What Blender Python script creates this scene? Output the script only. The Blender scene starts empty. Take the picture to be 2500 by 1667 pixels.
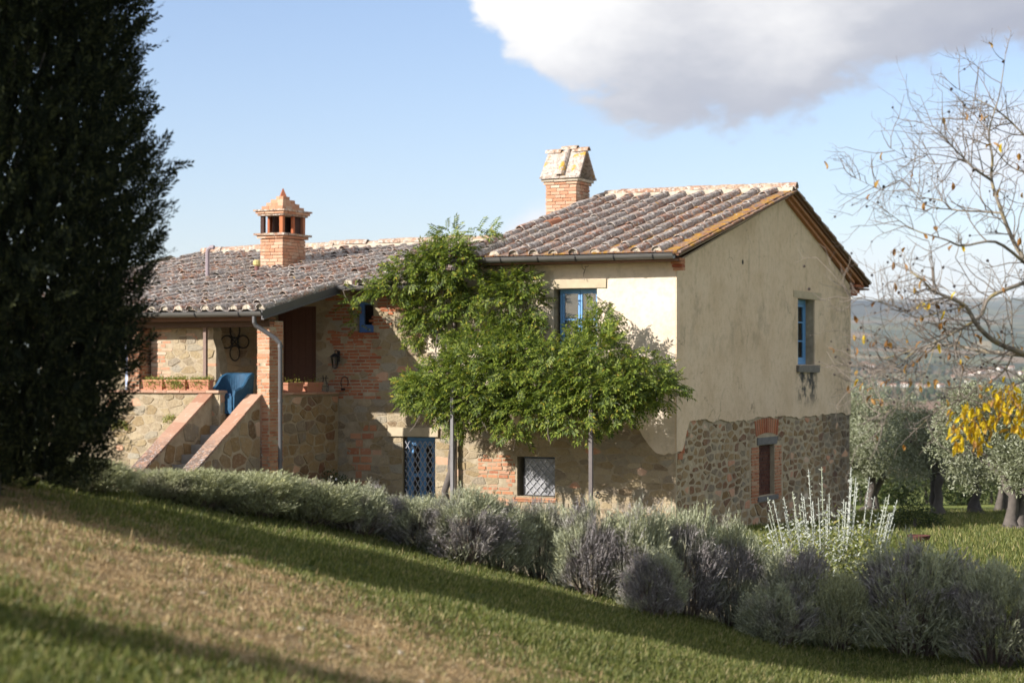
import bpy, math, random
import numpy as np
from mathutils import Vector, Matrix, noise as mnoise

rng = np.random.default_rng(7)
random.seed(7)
SC = bpy.context.scene
COL = SC.collection
R_ = math.radians

# ------------------------------------------------------------------ camera
cam = bpy.data.cameras.new("camera")
cam.lens = 70.0
cam.sensor_width = 36.0
cam.shift_y = 0.0288
cam.clip_start = 0.1
cam.clip_end = 40000.0
cam.dof.use_dof = True
cam.dof.focus_distance = 29.0
cam.dof.aperture_fstop = 1.75
camo = bpy.data.objects.new("camera", cam)
camo.location = (0, 0, 0)
camo.rotation_euler = (R_(90), 0, 0)
COL.objects.link(camo)
SC.camera = camo

# ------------------------------------------------------------------ sun and sky
SUN_EL = R_(25.0)
SUN_H = Vector((-0.87, -0.493, 0)).normalized()          # horizontal direction towards the sun
sun_dir = Vector((SUN_H.x * math.cos(SUN_EL), SUN_H.y * math.cos(SUN_EL), math.sin(SUN_EL)))
sl = bpy.data.lights.new("sun", 'SUN')
sl.energy = 4.9
sl.angle = R_(0.53)
sl.color = (1.0, 0.965, 0.95)
slo = bpy.data.objects.new("sun", sl)
slo.rotation_euler = sun_dir.to_track_quat('Z', 'Y').to_euler()
slo.location = (-30, -20, 30)
COL.objects.link(slo)

SC.view_settings.view_transform = 'Standard'
SC.view_settings.look = 'None'
SC.view_settings.gamma = 1.0
SC.view_settings.use_curve_mapping = False
SC.view_settings.exposure = 0.80

SC.cycles.use_denoising = True
SC.cycles.max_bounces = 6
SC.cycles.diffuse_bounces = 3
SC.cycles.glossy_bounces = 2
SC.cycles.transmission_bounces = 4
SC.cycles.transparent_max_bounces = 8
SC.cycles.volume_bounces = 0
SC.cycles.use_adaptive_sampling = False

world = bpy.data.worlds.new("World")
SC.world = world
world.use_nodes = True


class NT:
    """small helper to write node trees"""
    def __init__(s, tree):
        s.t = tree
        s.n = tree.nodes
        s.l = tree.links

    def node(s, typ, **kw):
        nd = s.n.new(typ)
        for k, v in kw.items():
            setattr(nd, k, v)
        return nd

    def put(s, sock, v):
        if v is None:
            return
        if isinstance(v, bpy.types.NodeSocket):
            s.l.new(v, sock)
        elif isinstance(v, (tuple, list)) and len(v) == 3 and sock.type == 'RGBA':
            sock.default_value = (*v, 1.0)
        else:
            sock.default_value = v

    def math(s, op, a, b=None, c=None, clamp=False):
        nd = s.node('ShaderNodeMath', operation=op, use_clamp=clamp)
        for i, v in enumerate((a, b, c)):
            if v is not None:
                s.put(nd.inputs[i], v)
        return nd.outputs[0]

    def vmath(s, op, a, b=None):
        nd = s.node('ShaderNodeVectorMath', operation=op)
        s.put(nd.inputs[0], a)
        if b is not None:
            s.put(nd.inputs[1], b)
        return nd.outputs['Value'] if op in ('LENGTH', 'DOT_PRODUCT', 'DISTANCE') else nd.outputs[0]

    def mix(s, f, a, b, mode='MIX'):
        nd = s.node('ShaderNodeMix', data_type='RGBA', blend_type=mode)
        s.put(nd.inputs[0], f)
        s.put(nd.inputs[6], a)
        s.put(nd.inputs[7], b)
        return nd.outputs[2]

    def pos(s):
        return s.node('ShaderNodeNewGeometry').outputs['Position']

    def rand(s):
        g = s.node('ShaderNodeNewGeometry').outputs['Random Per Island']
        o = s.node('ShaderNodeObjectInfo').outputs['Random']
        return s.math('FRACT', s.math('ADD', g, o))

    def noise(s, scale, detail=3.0, rough=0.55, vec=None, dist=0.0):
        nd = s.node('ShaderNodeTexNoise')
        nd.inputs['Scale'].default_value = scale
        nd.inputs['Detail'].default_value = detail
        nd.inputs['Roughness'].default_value = rough
        nd.inputs['Distortion'].default_value = dist
        s.l.new(vec if vec is not None else s.pos(), nd.inputs['Vector'])
        return nd.outputs[0]

    def voronoi(s, scale, vec=None, feature='F1', out='Distance'):
        nd = s.node('ShaderNodeTexVoronoi', feature=feature)
        nd.inputs['Scale'].default_value = scale
        s.l.new(vec if vec is not None else s.pos(), nd.inputs['Vector'])
        return nd.outputs[out]

    def ramp(s, f, stops, interp='LINEAR'):
        nd = s.node('ShaderNodeValToRGB')
        cr = nd.color_ramp
        cr.interpolation = interp
        while len(cr.elements) < len(stops):
            cr.elements.new(0.5)
        for e, (p, c) in zip(cr.elements, stops):
            e.position = p
            e.color = (c, c, c, 1) if isinstance(c, (int, float)) else (*c, 1)
        s.put(nd.inputs[0], f)
        return nd.outputs[0]

    def step(s, v, lo, hi):
        nd = s.node('ShaderNodeMapRange', interpolation_type='SMOOTHSTEP')
        s.put(nd.inputs[0], v)
        s.put(nd.inputs[1], lo)
        s.put(nd.inputs[2], hi)
        return nd.outputs[0]

    def sep(s, v):
        nd = s.node('ShaderNodeSeparateXYZ')
        s.put(nd.inputs[0], v)
        return nd.outputs

    def comb(s, x, y, z):
        nd = s.node('ShaderNodeCombineXYZ')
        for i, v in enumerate((x, y, z)):
            s.put(nd.inputs[i], v)
        return nd.outputs[0]


def build_world():
    w = NT(world.node_tree)
    for nd in list(w.n):
        w.n.remove(nd)
    out = w.node('ShaderNodeOutputWorld')
    bg = w.node('ShaderNodeBackground')
    sky = w.node('ShaderNodeTexSky', sky_type='NISHITA')
    sky.sun_disc = False
    sky.sun_elevation = SUN_EL
    sky.sun_rotation = math.atan2(SUN_H.x, SUN_H.y)
    sky.altitude = 300
    sky.air_density = 1.0
    sky.dust_density = 0.6
    sky.ozone_density = 2.0
    d = w.node('ShaderNodeTexCoord').outputs['Generated']
    x, y, z = w.sep(d)
    az = w.math('ARCTAN2', x, y)
    el = w.math('ARCSINE', z)
    p = w.comb(az, el, 0.0)
    pw = w.comb(az, w.math('MULTIPLY', el, 1.7), 3.0)
    big = w.noise(11.0, 6.0, 0.62, pw)
    fine = w.noise(42.0, 5.0, 0.62, pw)
    nz = w.math('ADD', w.math('MULTIPLY', w.math('SUBTRACT', big, 0.5), 0.085),
                w.math('MULTIPLY', w.math('SUBTRACT', fine, 0.5), 0.035))
    # base line of the large cumulus: elevation over azimuth
    fc = w.node('ShaderNodeFloatCurve')
    cv = fc.mapping.curves[0]
    pts = [(0.0, .56), (.16, .50), (.20, .43), (.28, .36), (.36, .325), (.44, .335), (.50, .312), (.56, .315), (.62, .365), (.75, .40), (1, .52)]
    cv.points[0].location = pts[0]
    cv.points[1].location = pts[-1]
    for q in pts[1:-1]:
        cv.points.new(*q)
    fc.mapping.update()
    w.put(fc.inputs['Value'], w.math('MULTIPLY_ADD', az, 2.5, 0.20, clamp=True))     # az -.08 .. .32
    base = w.math('MULTIPLY_ADD', fc.outputs[0], 0.3, 0.02)
    h = w.math('ADD', w.math('SUBTRACT', el, base), nz)                                 # height over the base line
    left = w.math('ADD', w.math('ADD', az, 0.017), w.math('MULTIPLY', nz, 0.9))
    mL = w.step(left, -0.001, 0.010)
    mB = w.step(h, -0.002, 0.016)
    mT = w.math('SUBTRACT', 1.0, w.step(w.math('ADD', el, w.math('MULTIPLY', nz, 3.0)), 0.75, 0.95))
    mR = w.math('SUBTRACT', 1.0, w.step(w.math('ADD', az, w.math('MULTIPLY', nz, 3.0)), 1.1, 1.5))
    mask = w.math('MULTIPLY', w.math('MULTIPLY', mL, mB), w.math('MULTIPLY', mT, mR))
    # small cumulus heads: (az, el, radius az, radius el)
    def puff(a0, e0, ra, re, soft=0.9):
        q = w.math('SQRT', w.math('ADD', w.math('POWER', w.math('DIVIDE', w.math('SUBTRACT', az, a0), ra), 2.0),
                                  w.math('POWER', w.math('DIVIDE', w.math('SUBTRACT', el, e0), re), 2.0)))
        q = w.math('ADD', q, w.math('MULTIPLY', nz, -11.0))
        return w.math('SUBTRACT', 1.0, w.step(q, 1.0 - soft * 0.5, 1.0 + soft * 0.5))
    p1 = puff(0.020, 0.058, 0.030, 0.022, 0.5)
    p2 = puff(0.255, 0.108, 0.045, 0.022, 1.2)
    p3 = puff(0.225, 0.042, 0.11, 0.018, 1.6)
    # flat layer of broken cloud, added out of view to brighten the ambient light
    zc = w.math('MAXIMUM', z, 0.06)
    flat = w.comb(w.math('DIVIDE', x, zc), w.math('DIVIDE', y, zc), 0.0)
    lay = w.step(w.noise(.55, 6.0, .6, flat), .44, .58)
    lay = w.math('MULTIPLY', lay, w.step(z, .10, .26))
    ahead = w.math('MULTIPLY', w.step(w.math('ABSOLUTE', az), .62, .36), w.step(el, .62, .40))
    lay = w.math('MULTIPLY', lay, w.math('SUBTRACT', 1.0, ahead))
    soft = w.math('MAXIMUM', w.math('MAXIMUM', p1, w.math('MULTIPLY', p2, .8)),
                  w.math('MAXIMUM', w.math('MULTIPLY', p3, .55), lay))
    # tone inside the large cloud: bright head towards the sun, greyer base
    tone_n = w.noise(9.0, 5.0, 0.6, w.comb(az, w.math('MULTIPLY', el, 2.2), 7.0))
    tone = w.math('ADD', w.math('MULTIPLY', h, 7.5), w.math('MULTIPLY', w.math('SUBTRACT', tone_n, 0.5), 1.0))
    tone = w.math('ADD', tone, w.math('MULTIPLY', w.step(az, 0.10, -0.02), 0.55))
    tone = w.math('SUBTRACT', w.math('ADD', tone, .22), w.math('MULTIPLY', w.step(az, 0.12, 0.30), 0.40))
    ccol = w.ramp(tone, [(0.0, (.365, .385, .46)), (0.35, (.46, .475, .53)), (0.7, (.68, .68, .70)), (1.0, (.86, .85, .84))])
    skyc = w.mix(1.0, sky.outputs[0], (.765, .725, .79), 'MULTIPLY')
    CS = 5.5                                                                         # cloud radiance before the background strength
    c1 = w.mix(1.0, ccol, (CS, CS, CS), 'MULTIPLY')
    c = w.mix(w.math('MULTIPLY', soft, .9), skyc, (CS * .80, CS * .80, CS * .83))
    c = w.mix(mask, c, c1)
    w.put(bg.inputs['Color'], c)
    bg.inputs['Strength'].default_value = 0.13
    w.l.new(bg.outputs[0], out.inputs[0])


build_world()

# ------------------------------------------------------------------ helpers: objects
def link(o, parent=None):
    COL.objects.link(o)
    if parent is not None:
        o.parent = parent
    return o


def tag(o, label=None, cat=None, group=None, kind=None):
    if label: o['label'] = label
    if cat: o['category'] = cat
    if group: o['group'] = group
    if kind: o['kind'] = kind
    return o


def empty(name, loc, rz=0.0, **kw):
    o = bpy.data.objects.new(name, None)
    o.location = loc
    o.rotation_euler = (0, 0, rz)
    o.empty_display_size = 0.2
    link(o)
    tag(o, **kw)
    return o


def new_ob(name, me, parent=None, loc=None, **kw):
    o = bpy.data.objects.new(name, me)
    if loc is not None:
        o.location = loc
    link(o, parent)
    tag(o, **kw)
    return o


def copy_tree(o, parent=None):
    c = o.copy()
    COL.objects.link(c)
    c.parent = parent
    for ch in o.children:
        copy_tree(ch, c)
    return c


def mesh_np(name, V, F, mat=None, smooth=False):
    """V (n,3); F list of index tuples, or an (m,k) integer array"""
    me = bpy.data.meshes.new(name)
    V = np.asarray(V, dtype=np.float32)
    me.vertices.add(len(V))
    me.vertices.foreach_set('co', V.ravel())
    if isinstance(F, np.ndarray):
        k = F.shape[1]
        flat = F.ravel().astype(np.int32)
        tot = np.full(len(F), k, dtype=np.int32)
    else:
        tot = np.array([len(f) for f in F], dtype=np.int32)
        flat = np.array([i for f in F for i in f], dtype=np.int32)
    st = np.concatenate(([0], np.cumsum(tot)[:-1])).astype(np.int32)
    me.loops.add(len(flat))
    me.loops.foreach_set('vertex_index', flat)
    me.polygons.add(len(tot))
    me.polygons.foreach_set('loop_start', st)
    me.polygons.foreach_set('loop_total', tot)
    me.polygons.foreach_set('use_smooth', np.full(len(tot), bool(smooth), dtype=bool))
    me.update(calc_edges=True)
    me.validate()
    if mat is not None:
        me.materials.append(mat)
    return me


class MB:
    """collects simple solids; build() links them as ONE mesh object"""
    def __init__(s):
        s.v = []
        s.f = []

    def add(s, V, F):
        o = len(s.v)
        s.v.extend([tuple(map(float, p)) for p in V])
        s.f.extend([tuple(i + o for i in f) for f in F])
        return s

    def box(s, x0, x1, y0, y1, z0, z1, j=0.0):
        P = [(x0, y0, z0), (x1, y0, z0), (x1, y1, z0), (x0, y1, z0), (x0, y0, z1), (x1, y0, z1), (x1, y1, z1), (x0, y1, z1)]
        if j:
            P = [(a + random.uniform(-j, j), b + random.uniform(-j, j), c + random.uniform(-j, j)) for a, b, c in P]
        return s.add(P, [(0, 3, 2, 1), (4, 5, 6, 7), (0, 1, 5, 4), (1, 2, 6, 5), (2, 3, 7, 6), (3, 0, 4, 7)])

    def bar(s, a, b, w, h=None):
        """rectangular bar from a to b"""
        a = Vector(a); b = Vector(b); h = h or w
        d = (b - a).normalized()
        up = Vector((0, 0, 1)) if abs(d.z) < .95 else Vector((0, 1, 0))
        sx = d.cross(up).normalized() * (w / 2)
        sy = sx.cross(d).normalized() * (h / 2)
        P = [a - sx - sy, a + sx - sy, a + sx + sy, a - sx + sy, b - sx - sy, b + sx - sy, b + sx + sy, b - sx + sy]
        return s.add(P, [(0, 3, 2, 1), (4, 5, 6, 7), (0, 1, 5, 4), (1, 2, 6, 5), (2, 3, 7, 6), (3, 0, 4, 7)])

    def tube(s, pts, rad, n=8, cap=True):
        pts = [Vector(p) for p in pts]
        if not isinstance(rad, (list, tuple)):
            rad = [rad] * len(pts)
        V = []; F = []
        prev = None
        for i, p in enumerate(pts):
            t = (pts[min(i + 1, len(pts) - 1)] - pts[max(i - 1, 0)]).normalized()
            if prev is None:
                up = Vector((0, 0, 1)) if abs(t.z) < .9 else Vector((0, 1, 0))
                u = t.cross(up).normalized()
            else:
                u = (prev - t * prev.dot(t)).normalized()
            prev = u
            w = t.cross(u)
            for k in range(n):
                a = 2 * math.pi * k / n
                V.append(p + (u * math.cos(a) + w * math.sin(a)) * rad[i])
        for i in range(len(pts) - 1):
            for k in range(n):
                k2 = (k + 1) % n
                F.append((i * n + k, i * n + k2, (i + 1) * n + k2, (i + 1) * n + k))
        if cap:
            F.append(tuple(range(n - 1, -1, -1)))
            F.append(tuple((len(pts) - 1) * n + k for k in range(n)))
        return s.add(V, F)

    def lathe(s, prof, c=(0, 0, 0), n=16):
        V = []; F = []
        for r, z in prof:
            for k in range(n):
                a = 2 * math.pi * k / n
                V.append((c[0] + r * math.cos(a), c[1] + r * math.sin(a), c[2] + z))
        for i in range(len(prof) - 1):
            for k in range(n):
                k2 = (k + 1) % n
                F.append((i * n + k, i * n + k2, (i + 1) * n + k2, (i + 1) * n + k))
        return s.add(V, F)

    def prism(s, A, B):
        """two matching polygons joined into a closed solid"""
        n = len(A)
        F = [tuple(range(n - 1, -1, -1)), tuple(range(n, 2 * n))]
        for k in range(n):
            F.append((k, (k + 1) % n, n + (k + 1) % n, n + k))
        return s.add(list(A) + list(B), F)

    def mesh(s, name, mat, smooth=False):
        return mesh_np(name, s.v, s.f, mat, smooth)

    def build(s, name, mat, parent=None, smooth=False, center=False, **kw):
        V = np.array(s.v, dtype=float)
        loc = None
        if center:
            loc = (V.min(0) + V.max(0)) / 2
            V = V - loc
        me = mesh_np(name, V, s.f, mat, smooth)
        return new_ob(name, me, parent, loc, **kw)


def scatter(tv, tf, M3, T):
    """copies of a template (tv, tf all same-length faces) by 3x3 matrices and offsets -> V, F arrays"""
    tv = np.asarray(tv, dtype=float); tf = np.asarray(tf, dtype=np.int64)
    k = len(T)
    V = np.einsum('kij,nj->kni', M3, tv) + T[:, None, :]
    F = tf[None, :, :] + (np.arange(k) * len(tv))[:, None, None]
    return V.reshape(-1, 3), F.reshape(-1, tf.shape[1])


def frames(D, roll=None, scale=None):
    """3x3 matrices taking local +Z to D, with a roll about it"""
    D = np.asarray(D, float)
    D = D / np.maximum(np.linalg.norm(D, axis=1, keepdims=True), 1e-9)
    ref = np.where(np.abs(D[:, 2:3]) > .95, np.array([[1., 0, 0]]), np.array([[0, 0, 1.]]))
    X = np.cross(ref, D); X /= np.maximum(np.linalg.norm(X, axis=1, keepdims=True), 1e-9)
    Y = np.cross(D, X)
    if roll is None:
        roll = rng.uniform(0, 2 * np.pi, len(D))
    c = np.cos(roll)[:, None]; s_ = np.sin(roll)[:, None]
    X2 = X * c + Y * s_; Y2 = -X * s_ + Y * c
    M = np.stack([X2, Y2, D], axis=2)
    if scale is not None:
        M = M * np.asarray(scale).reshape(-1, 1, 1)
    return M


# ------------------------------------------------------------------ materials
def mat_new(name):
    m = bpy.data.materials.new(name)
    m.use_nodes = True
    t = NT(m.node_tree)
    for nd in list(t.n):
        t.n.remove(nd)
    t.m = m
    return t


def finish(t, color, rough=0.8, bump=None, bstr=0.4, bdist=0.01, metal=0.0, spec=0.3, transl=None, tfac=0.3):
    out = t.node('ShaderNodeOutputMaterial')
    b = t.node('ShaderNodeBsdfPrincipled')
    t.put(b.inputs['Base Color'], color)
    t.put(b.inputs['Roughness'], rough)
    t.put(b.inputs['Metallic'], metal)
    b.inputs['Specular IOR Level'].default_value = spec
    if bump is not None:
        bn = t.node('ShaderNodeBump')
        bn.inputs['Strength'].default_value = bstr
        bn.inputs['Distance'].default_value = bdist
        t.put(bn.inputs['Height'], bump)
        t.l.new(bn.outputs[0], b.inputs['Normal'])
    if transl is not None:
        tr = t.node('ShaderNodeBsdfTranslucent')
        t.put(tr.inputs[0], transl)
        mx = t.node('ShaderNodeMixShader')
        mx.inputs[0].default_value = tfac
        t.l.new(b.outputs[0], mx.inputs[1])
        t.l.new(tr.outputs[0], mx.inputs[2])
        t.l.new(mx.outputs[0], out.inputs[0])
    else:
        t.l.new(b.outputs[0], out.inputs[0])
    return t.m


def leaf_mat(name, stops, rough=0.5, spec=0.3, tfac=0.3, tgain=(1.3, 1.35, .8), noise_sc=None, stops2=None, nlo=.45, nhi=.6):
    t = mat_new(name)
    c = t.ramp(t.rand(), stops)
    if noise_sc:
        c = t.mix(t.step(t.noise(noise_sc, 2.0), nlo, nhi), c, t.ramp(t.rand(), stops2))
    return finish(t, c, rough, spec=spec, transl=t.mix(1.0, c, tgain, 'MULTIPLY'), tfac=tfac)


def simple_mat(name, col, rough=0.7, var=0.15, nscale=12.0, bstr=0.2, bdist=0.004, metal=0.0, spec=0.3):
    t = mat_new(name)
    n = t.noise(nscale, 4.0)
    k = t.math('MULTIPLY_ADD', n, 2 * var, 1.0 - var)
    c = t.mix(1.0, col, t.comb(k, k, k), 'MULTIPLY')
    return finish(t, c, rough, n, bstr, bdist, metal, spec)


def make_mats():
    M = {}
    # plaster, with weather stains that have a shape of their own
    def stucco(name, gable):
        t = mat_new(name)
        p = t.pos()
        n1 = t.noise(0.9, 5.0, .62)
        n2 = t.noise(7.0, 5.0, .65)
        n3 = t.noise(38.0, 3.0, .6)
        c = t.ramp(n1, [(.30, (.59, .47, .325)), (.50, (.685, .565, .415)), (.68, (.725, .61, .465))])
        c = t.mix(t.math('MULTIPLY', t.step(n2, .46, .72), .35), c, (.38, .31, .20))
        if gable:
            c = t.mix(1.0, c, (.97, .905, .82), 'MULTIPLY')  # same plaster as the front, tone of the shaded face put into this tint
            crk = t.math('SUBTRACT', 1.0, t.step(t.voronoi(.75, t.vmath('ADD', p, t.comb(0.0, t.math('MULTIPLY', t.noise(2.2, 4.0), .7), t.math('MULTIPLY', t.noise(2.9, 4.0), .7))), 'DISTANCE_TO_EDGE'), .002, .008))
            c = t.mix(t.math('MULTIPLY', t.math('MULTIPLY', crk, t.step(t.noise(.8, 2.0), .50, .60)), .6), c, (.16, .12, .08))
            o = t.node('ShaderNodeTexCoord').outputs['Object']
            _, oy, oz = t.sep(o)
            sp = t.noise(1.6, 6.0, .7)
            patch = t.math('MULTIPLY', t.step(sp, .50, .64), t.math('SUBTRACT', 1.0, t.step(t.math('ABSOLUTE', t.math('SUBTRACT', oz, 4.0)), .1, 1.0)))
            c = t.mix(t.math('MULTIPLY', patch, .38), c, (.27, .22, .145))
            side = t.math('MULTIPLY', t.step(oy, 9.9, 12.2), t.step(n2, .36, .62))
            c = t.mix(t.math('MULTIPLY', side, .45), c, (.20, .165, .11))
            st = t.math('MULTIPLY', t.math('SUBTRACT', 1.0, t.step(t.math('ABSOLUTE', t.math('SUBTRACT', oy, 8.65)), .4, 1.05)),
                        t.math('MULTIPLY', t.step(oz, 1.95, 2.5), t.math('SUBTRACT', 1.0, t.step(oz, 2.95, 3.02))))
            c = t.mix(t.math('MULTIPLY', st, t.step(t.noise(4.0, 6.0, .75), .42, .56)), c, (.075, .07, .06))
            drip = t.math('MULTIPLY', t.step(t.noise(5.0, 3.0, .5, t.vmath('MULTIPLY', p, (1.0, 1.0, .12))), .55, .75), t.step(oz, 4.4, 5.0))
            c = t.mix(t.math('MULTIPLY', drip, .25), c, (.22, .18, .12))
        pits = t.math('SUBTRACT', 1.0, t.step(t.voronoi(16.0), .05, .14))
        pits = t.math('MULTIPLY', pits, t.step(t.noise(3.0, 2.0), .48, .62))
        c = t.mix(t.math('MULTIPLY', pits, .5), c, (.17, .13, .08))
        trow = t.noise(13.0, 4.0, .6, None, 1.6)
        scr = t.noise(30.0, 5.0, .7, t.vmath('MULTIPLY', p, (1.0, 1.0, 1.9)), 1.2)
        c = t.mix(t.math('MULTIPLY', t.step(scr, .58, .72), .32), c, (.26, .20, .12))
        hgt = t.math('SUBTRACT', t.math('ADD', t.math('MULTIPLY', trow, .9), t.math('MULTIPLY', scr, .9)), t.math('MULTIPLY', pits, .8))
        return finish(t, c, .92, hgt, .6, .02, spec=.15)
    M['stucco'] = stucco('plaster_front', False)
    M['stucco_gable'] = stucco('plaster_gable', True)

    def mortar(name, c0, c1):
        t = mat_new(name)
        n = t.noise(6.0, 6.0, .65)
        c = t.ramp(n, [(.3, c0), (.65, c1)])
        g = t.step(t.noise(1.1, 4.0, .6), .52, .7)
        c = t.mix(t.math('MULTIPLY', g, .5), c, (.19, .15, .10))
        if name == 'mortar_old':
            _, wy, wz = t.sep(t.pos())
            m = t.math('ADD', t.math('MULTIPLY', t.math('SUBTRACT', wy, 47.5), .16), t.math('MULTIPLY', t.noise(1.1, 6.0, .7), 1.3))
            c = t.mix(t.math('MULTIPLY', t.step(m, .75, 1.35), .72), c, (.10, .088, .072))
        return finish(t, c, .95, t.noise(30.0, 4.0, .65), .7, .012, spec=.1)
    M['mortar'] = mortar('mortar', (.27, .21, .13), (.41, .335, .225))
    M['mortar_dark'] = mortar('mortar_old', (.30, .24, .155), (.46, .38, .255))

    def damp(t, c):
        # black crust that spreads from the back corner of the house
        _, wy, wz = t.sep(t.pos())
        m = t.math('ADD', t.math('MULTIPLY', t.math('SUBTRACT', wy, 47.5), .16), t.math('MULTIPLY', t.noise(1.1, 6.0, .7), 1.3))
        return t.mix(t.math('MULTIPLY', t.step(m, .75, 1.35), .72), c, (.075, .066, .056))

    def stone(name, stops, grey=.35):
        t = mat_new(name)
        c = t.ramp(t.rand(), stops)
        n = t.noise(11.0, 6.0, .68)
        c = t.mix(t.math('MULTIPLY', t.step(n, .45, .75), .55), c, (.40, .33, .21))
        c = t.mix(t.math('MULTIPLY', t.step(t.noise(19.0, 5.0, .7), .56, .72), .6), c, (.10, .075, .045))
        li = t.step(t.noise(2.6, 6.0, .75), .56, .68)
        c = t.mix(t.math('MULTIPLY', li, grey), c, (.27, .26, .235))
        c = damp(t, c)
        return finish(t, c, .92, t.math('ADD', t.noise(22.0, 6.0, .68), t.noise(7.0, 5.0, .7)), 1.0, .03, spec=.15)
    M['stone'] = stone('rubble_stone', [(0, (.29, .21, .11)), (.2, (.34, .26, .145)), (.4, (.40, .315, .195)), (.6, (.27, .205, .12)),
                                       (.75, (.33, .29, .215)), (.88, (.20, .135, .075)), (1, (.43, .35, .225))], .25)
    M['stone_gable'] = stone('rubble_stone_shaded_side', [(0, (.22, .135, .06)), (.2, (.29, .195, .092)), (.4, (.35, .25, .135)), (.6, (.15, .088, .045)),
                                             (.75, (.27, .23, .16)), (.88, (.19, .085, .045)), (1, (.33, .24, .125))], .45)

    def brick(name, stops, pale=.35):
        t = mat_new(name)
        c = t.ramp(t.rand(), stops)
        n = t.noise(9.0, 5.0, .65)
        c = t.mix(t.math('MULTIPLY', t.step(n, .5, .72), pale), c, (.50, .41, .30))
        c = t.mix(t.math('MULTIPLY', t.step(t.noise(27.0, 5.0, .7), .57, .72), .5), c, (.12, .06, .035))
        return finish(t, c, .9, t.noise(45.0, 4.0, .6), .5, .006, spec=.15)
    M['brick'] = brick('old_brick', [(0, (.36, .145, .07)), (.25, (.42, .19, .095)), (.5, (.46, .235, .13)), (.75, (.33, .12, .06)), (1, (.47, .30, .19))])
    M['brick_pale'] = brick('chimney_brick', [(0, (.42, .20, .11)), (.3, (.48, .27, .16)), (.6, (.52, .35, .23)), (.8, (.44, .19, .10)), (1, (.55, .45, .33))], .5)
    M['brick_red'] = brick('red_brick', [(0, (.34, .105, .045)), (.4, (.40, .14, .06)), (.7, (.29, .085, .04)), (1, (.42, .19, .10))], .12)

    M['brick_dark'] = brick('recessed_brick', [(0, (.085, .03, .018)), (.5, (.11, .042, .024)), (1, (.07, .026, .017))], .08)  # darker brick copy, the shade inside the vent recess put into its colour

    # roof tiles: fired clay under grey, black and white crusts
    t = mat_new('cover_tile')
    r = t.rand()
    clay = t.ramp(r, [(0, (.34, .165, .10)), (.35, (.41, .235, .15)), (.7, (.33, .19, .125)), (1, (.47, .32, .22))])
    n1 = t.noise(7.0, 6.0, .7)
    n2 = t.noise(21.0, 5.0, .7)
    n3 = t.noise(13.0, 6.0, .72, None, .6)
    off = t.math('MULTIPLY', r, .16)
    c = t.mix(t.math('MULTIPLY', t.step(t.math('ADD', n1, off), .46, .60), .93), clay, (.36, .312, .262))
    c = t.mix(t.math('MULTIPLY', t.step(n2, .49, .60), .85), c, (.070, .058, .050))
    c = t.mix(t.math('MULTIPLY', t.step(n3, .52, .61), .9), c, (.62, .585, .52))
    c = t.mix(t.math('MULTIPLY', t.step(t.noise(4.3, 5.0, .7), .64, .70), .8), c, (.50, .30, .035))
    M['cover_tile'] = finish(t, c, .93, t.math('ADD', n2, n3), .6, .012, spec=.1)

    t = mat_new('new_clay_tile')
    c = t.ramp(t.noise(9.0, 5.0), [(.3, (.36, .145, .075)), (.7, (.44, .20, .11))])
    M['new_tile'] = finish(t, c, .85, t.noise(30.0, 4.0), .3, .005, spec=.15)

    t = mat_new('flat_tile')
    r = t.rand()
    c = t.ramp(r, [(0, (.22, .10, .055)), (.5, (.27, .14, .08)), (1, (.20, .11, .07))])
    c = t.mix(t.math('MULTIPLY', t.step(t.noise(10.0, 6.0, .7), .44, .60), .8), c, (.17, .15, .13))
    o = t.node('ShaderNodeTexCoord').outputs['Object']
    li = t.step(t.math('ADD', t.noise(3.2, 5.0, .7), t.math('MULTIPLY', t.node('ShaderNodeAttribute', attribute_name='lichen', attribute_type='OBJECT').outputs['Fac'], .25)), .60, .72)
    c = t.mix(t.math('MULTIPLY', li, .92), c, t.ramp(t.noise(25.0, 4.0), [(.3, (.26, .125, .02)), (.7, (.48, .27, .04))]))
    c = t.mix(t.math('MULTIPLY', t.step(t.noise(14.0, 5.0, .7), .58, .68), .7), c, (.52, .49, .43))
    M['flat_tile'] = finish(t, c, .92, t.noise(22.0, 5.0, .7), .5, .01, spec=.1)

    t = mat_new('ridge_tile')
    r = t.rand()
    c = t.ramp(r, [(0, (.36, .22, .14)), (.5, (.42, .31, .215)), (1, (.30, .16, .10))])
    c = t.mix(t.math('MULTIPLY', t.step(t.noise(9.0, 6.0, .7), .46, .6), .85), c, (.50, .455, .385))
    c = t.mix(t.math('MULTIPLY', t.step(t.noise(17.0, 6.0, .7), .50, .60), .8), c, (.12, .085, .065))
    c = t.mix(t.math('MULTIPLY', t.step(t.noise(3.7, 5.0, .7), .6, .68), .85), c, (.50, .30, .035))
    M['ridge_tile'] = finish(t, c, .92, t.noise(20.0, 5.0, .7), .5, .01, spec=.1)

    t = mat_new('lichened_slab')
    c = t.ramp(t.noise(5.0, 6.0, .7), [(.3, (.36, .26, .19)), (.5, (.46, .39, .32)), (.7, (.40, .37, .32))])
    c = t.mix(t.math('MULTIPLY', t.step(t.noise(16.0, 6.0, .72), .48, .60), .8), c, (.16, .125, .10))
    c = t.mix(t.math('MULTIPLY', t.step(t.noise(11.0, 6.0, .7, None, .5), .57, .65), .85), c, (.60, .57, .51))
    c = t.mix(t.math('MULTIPLY', t.step(t.noise(4.1, 4.0, .6), .57, .64), .9), c, (.48, .26, .03))
    M['cap_slab'] = finish(t, c, .93, t.noise(20.0, 5.0, .7), .6, .012, spec=.1)

    t = mat_new('lime_fillet')
    c = t.ramp(t.noise(8.0, 5.0, .65), [(.3, (.35, .29, .20)), (.7, (.49, .43, .33))])
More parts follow.
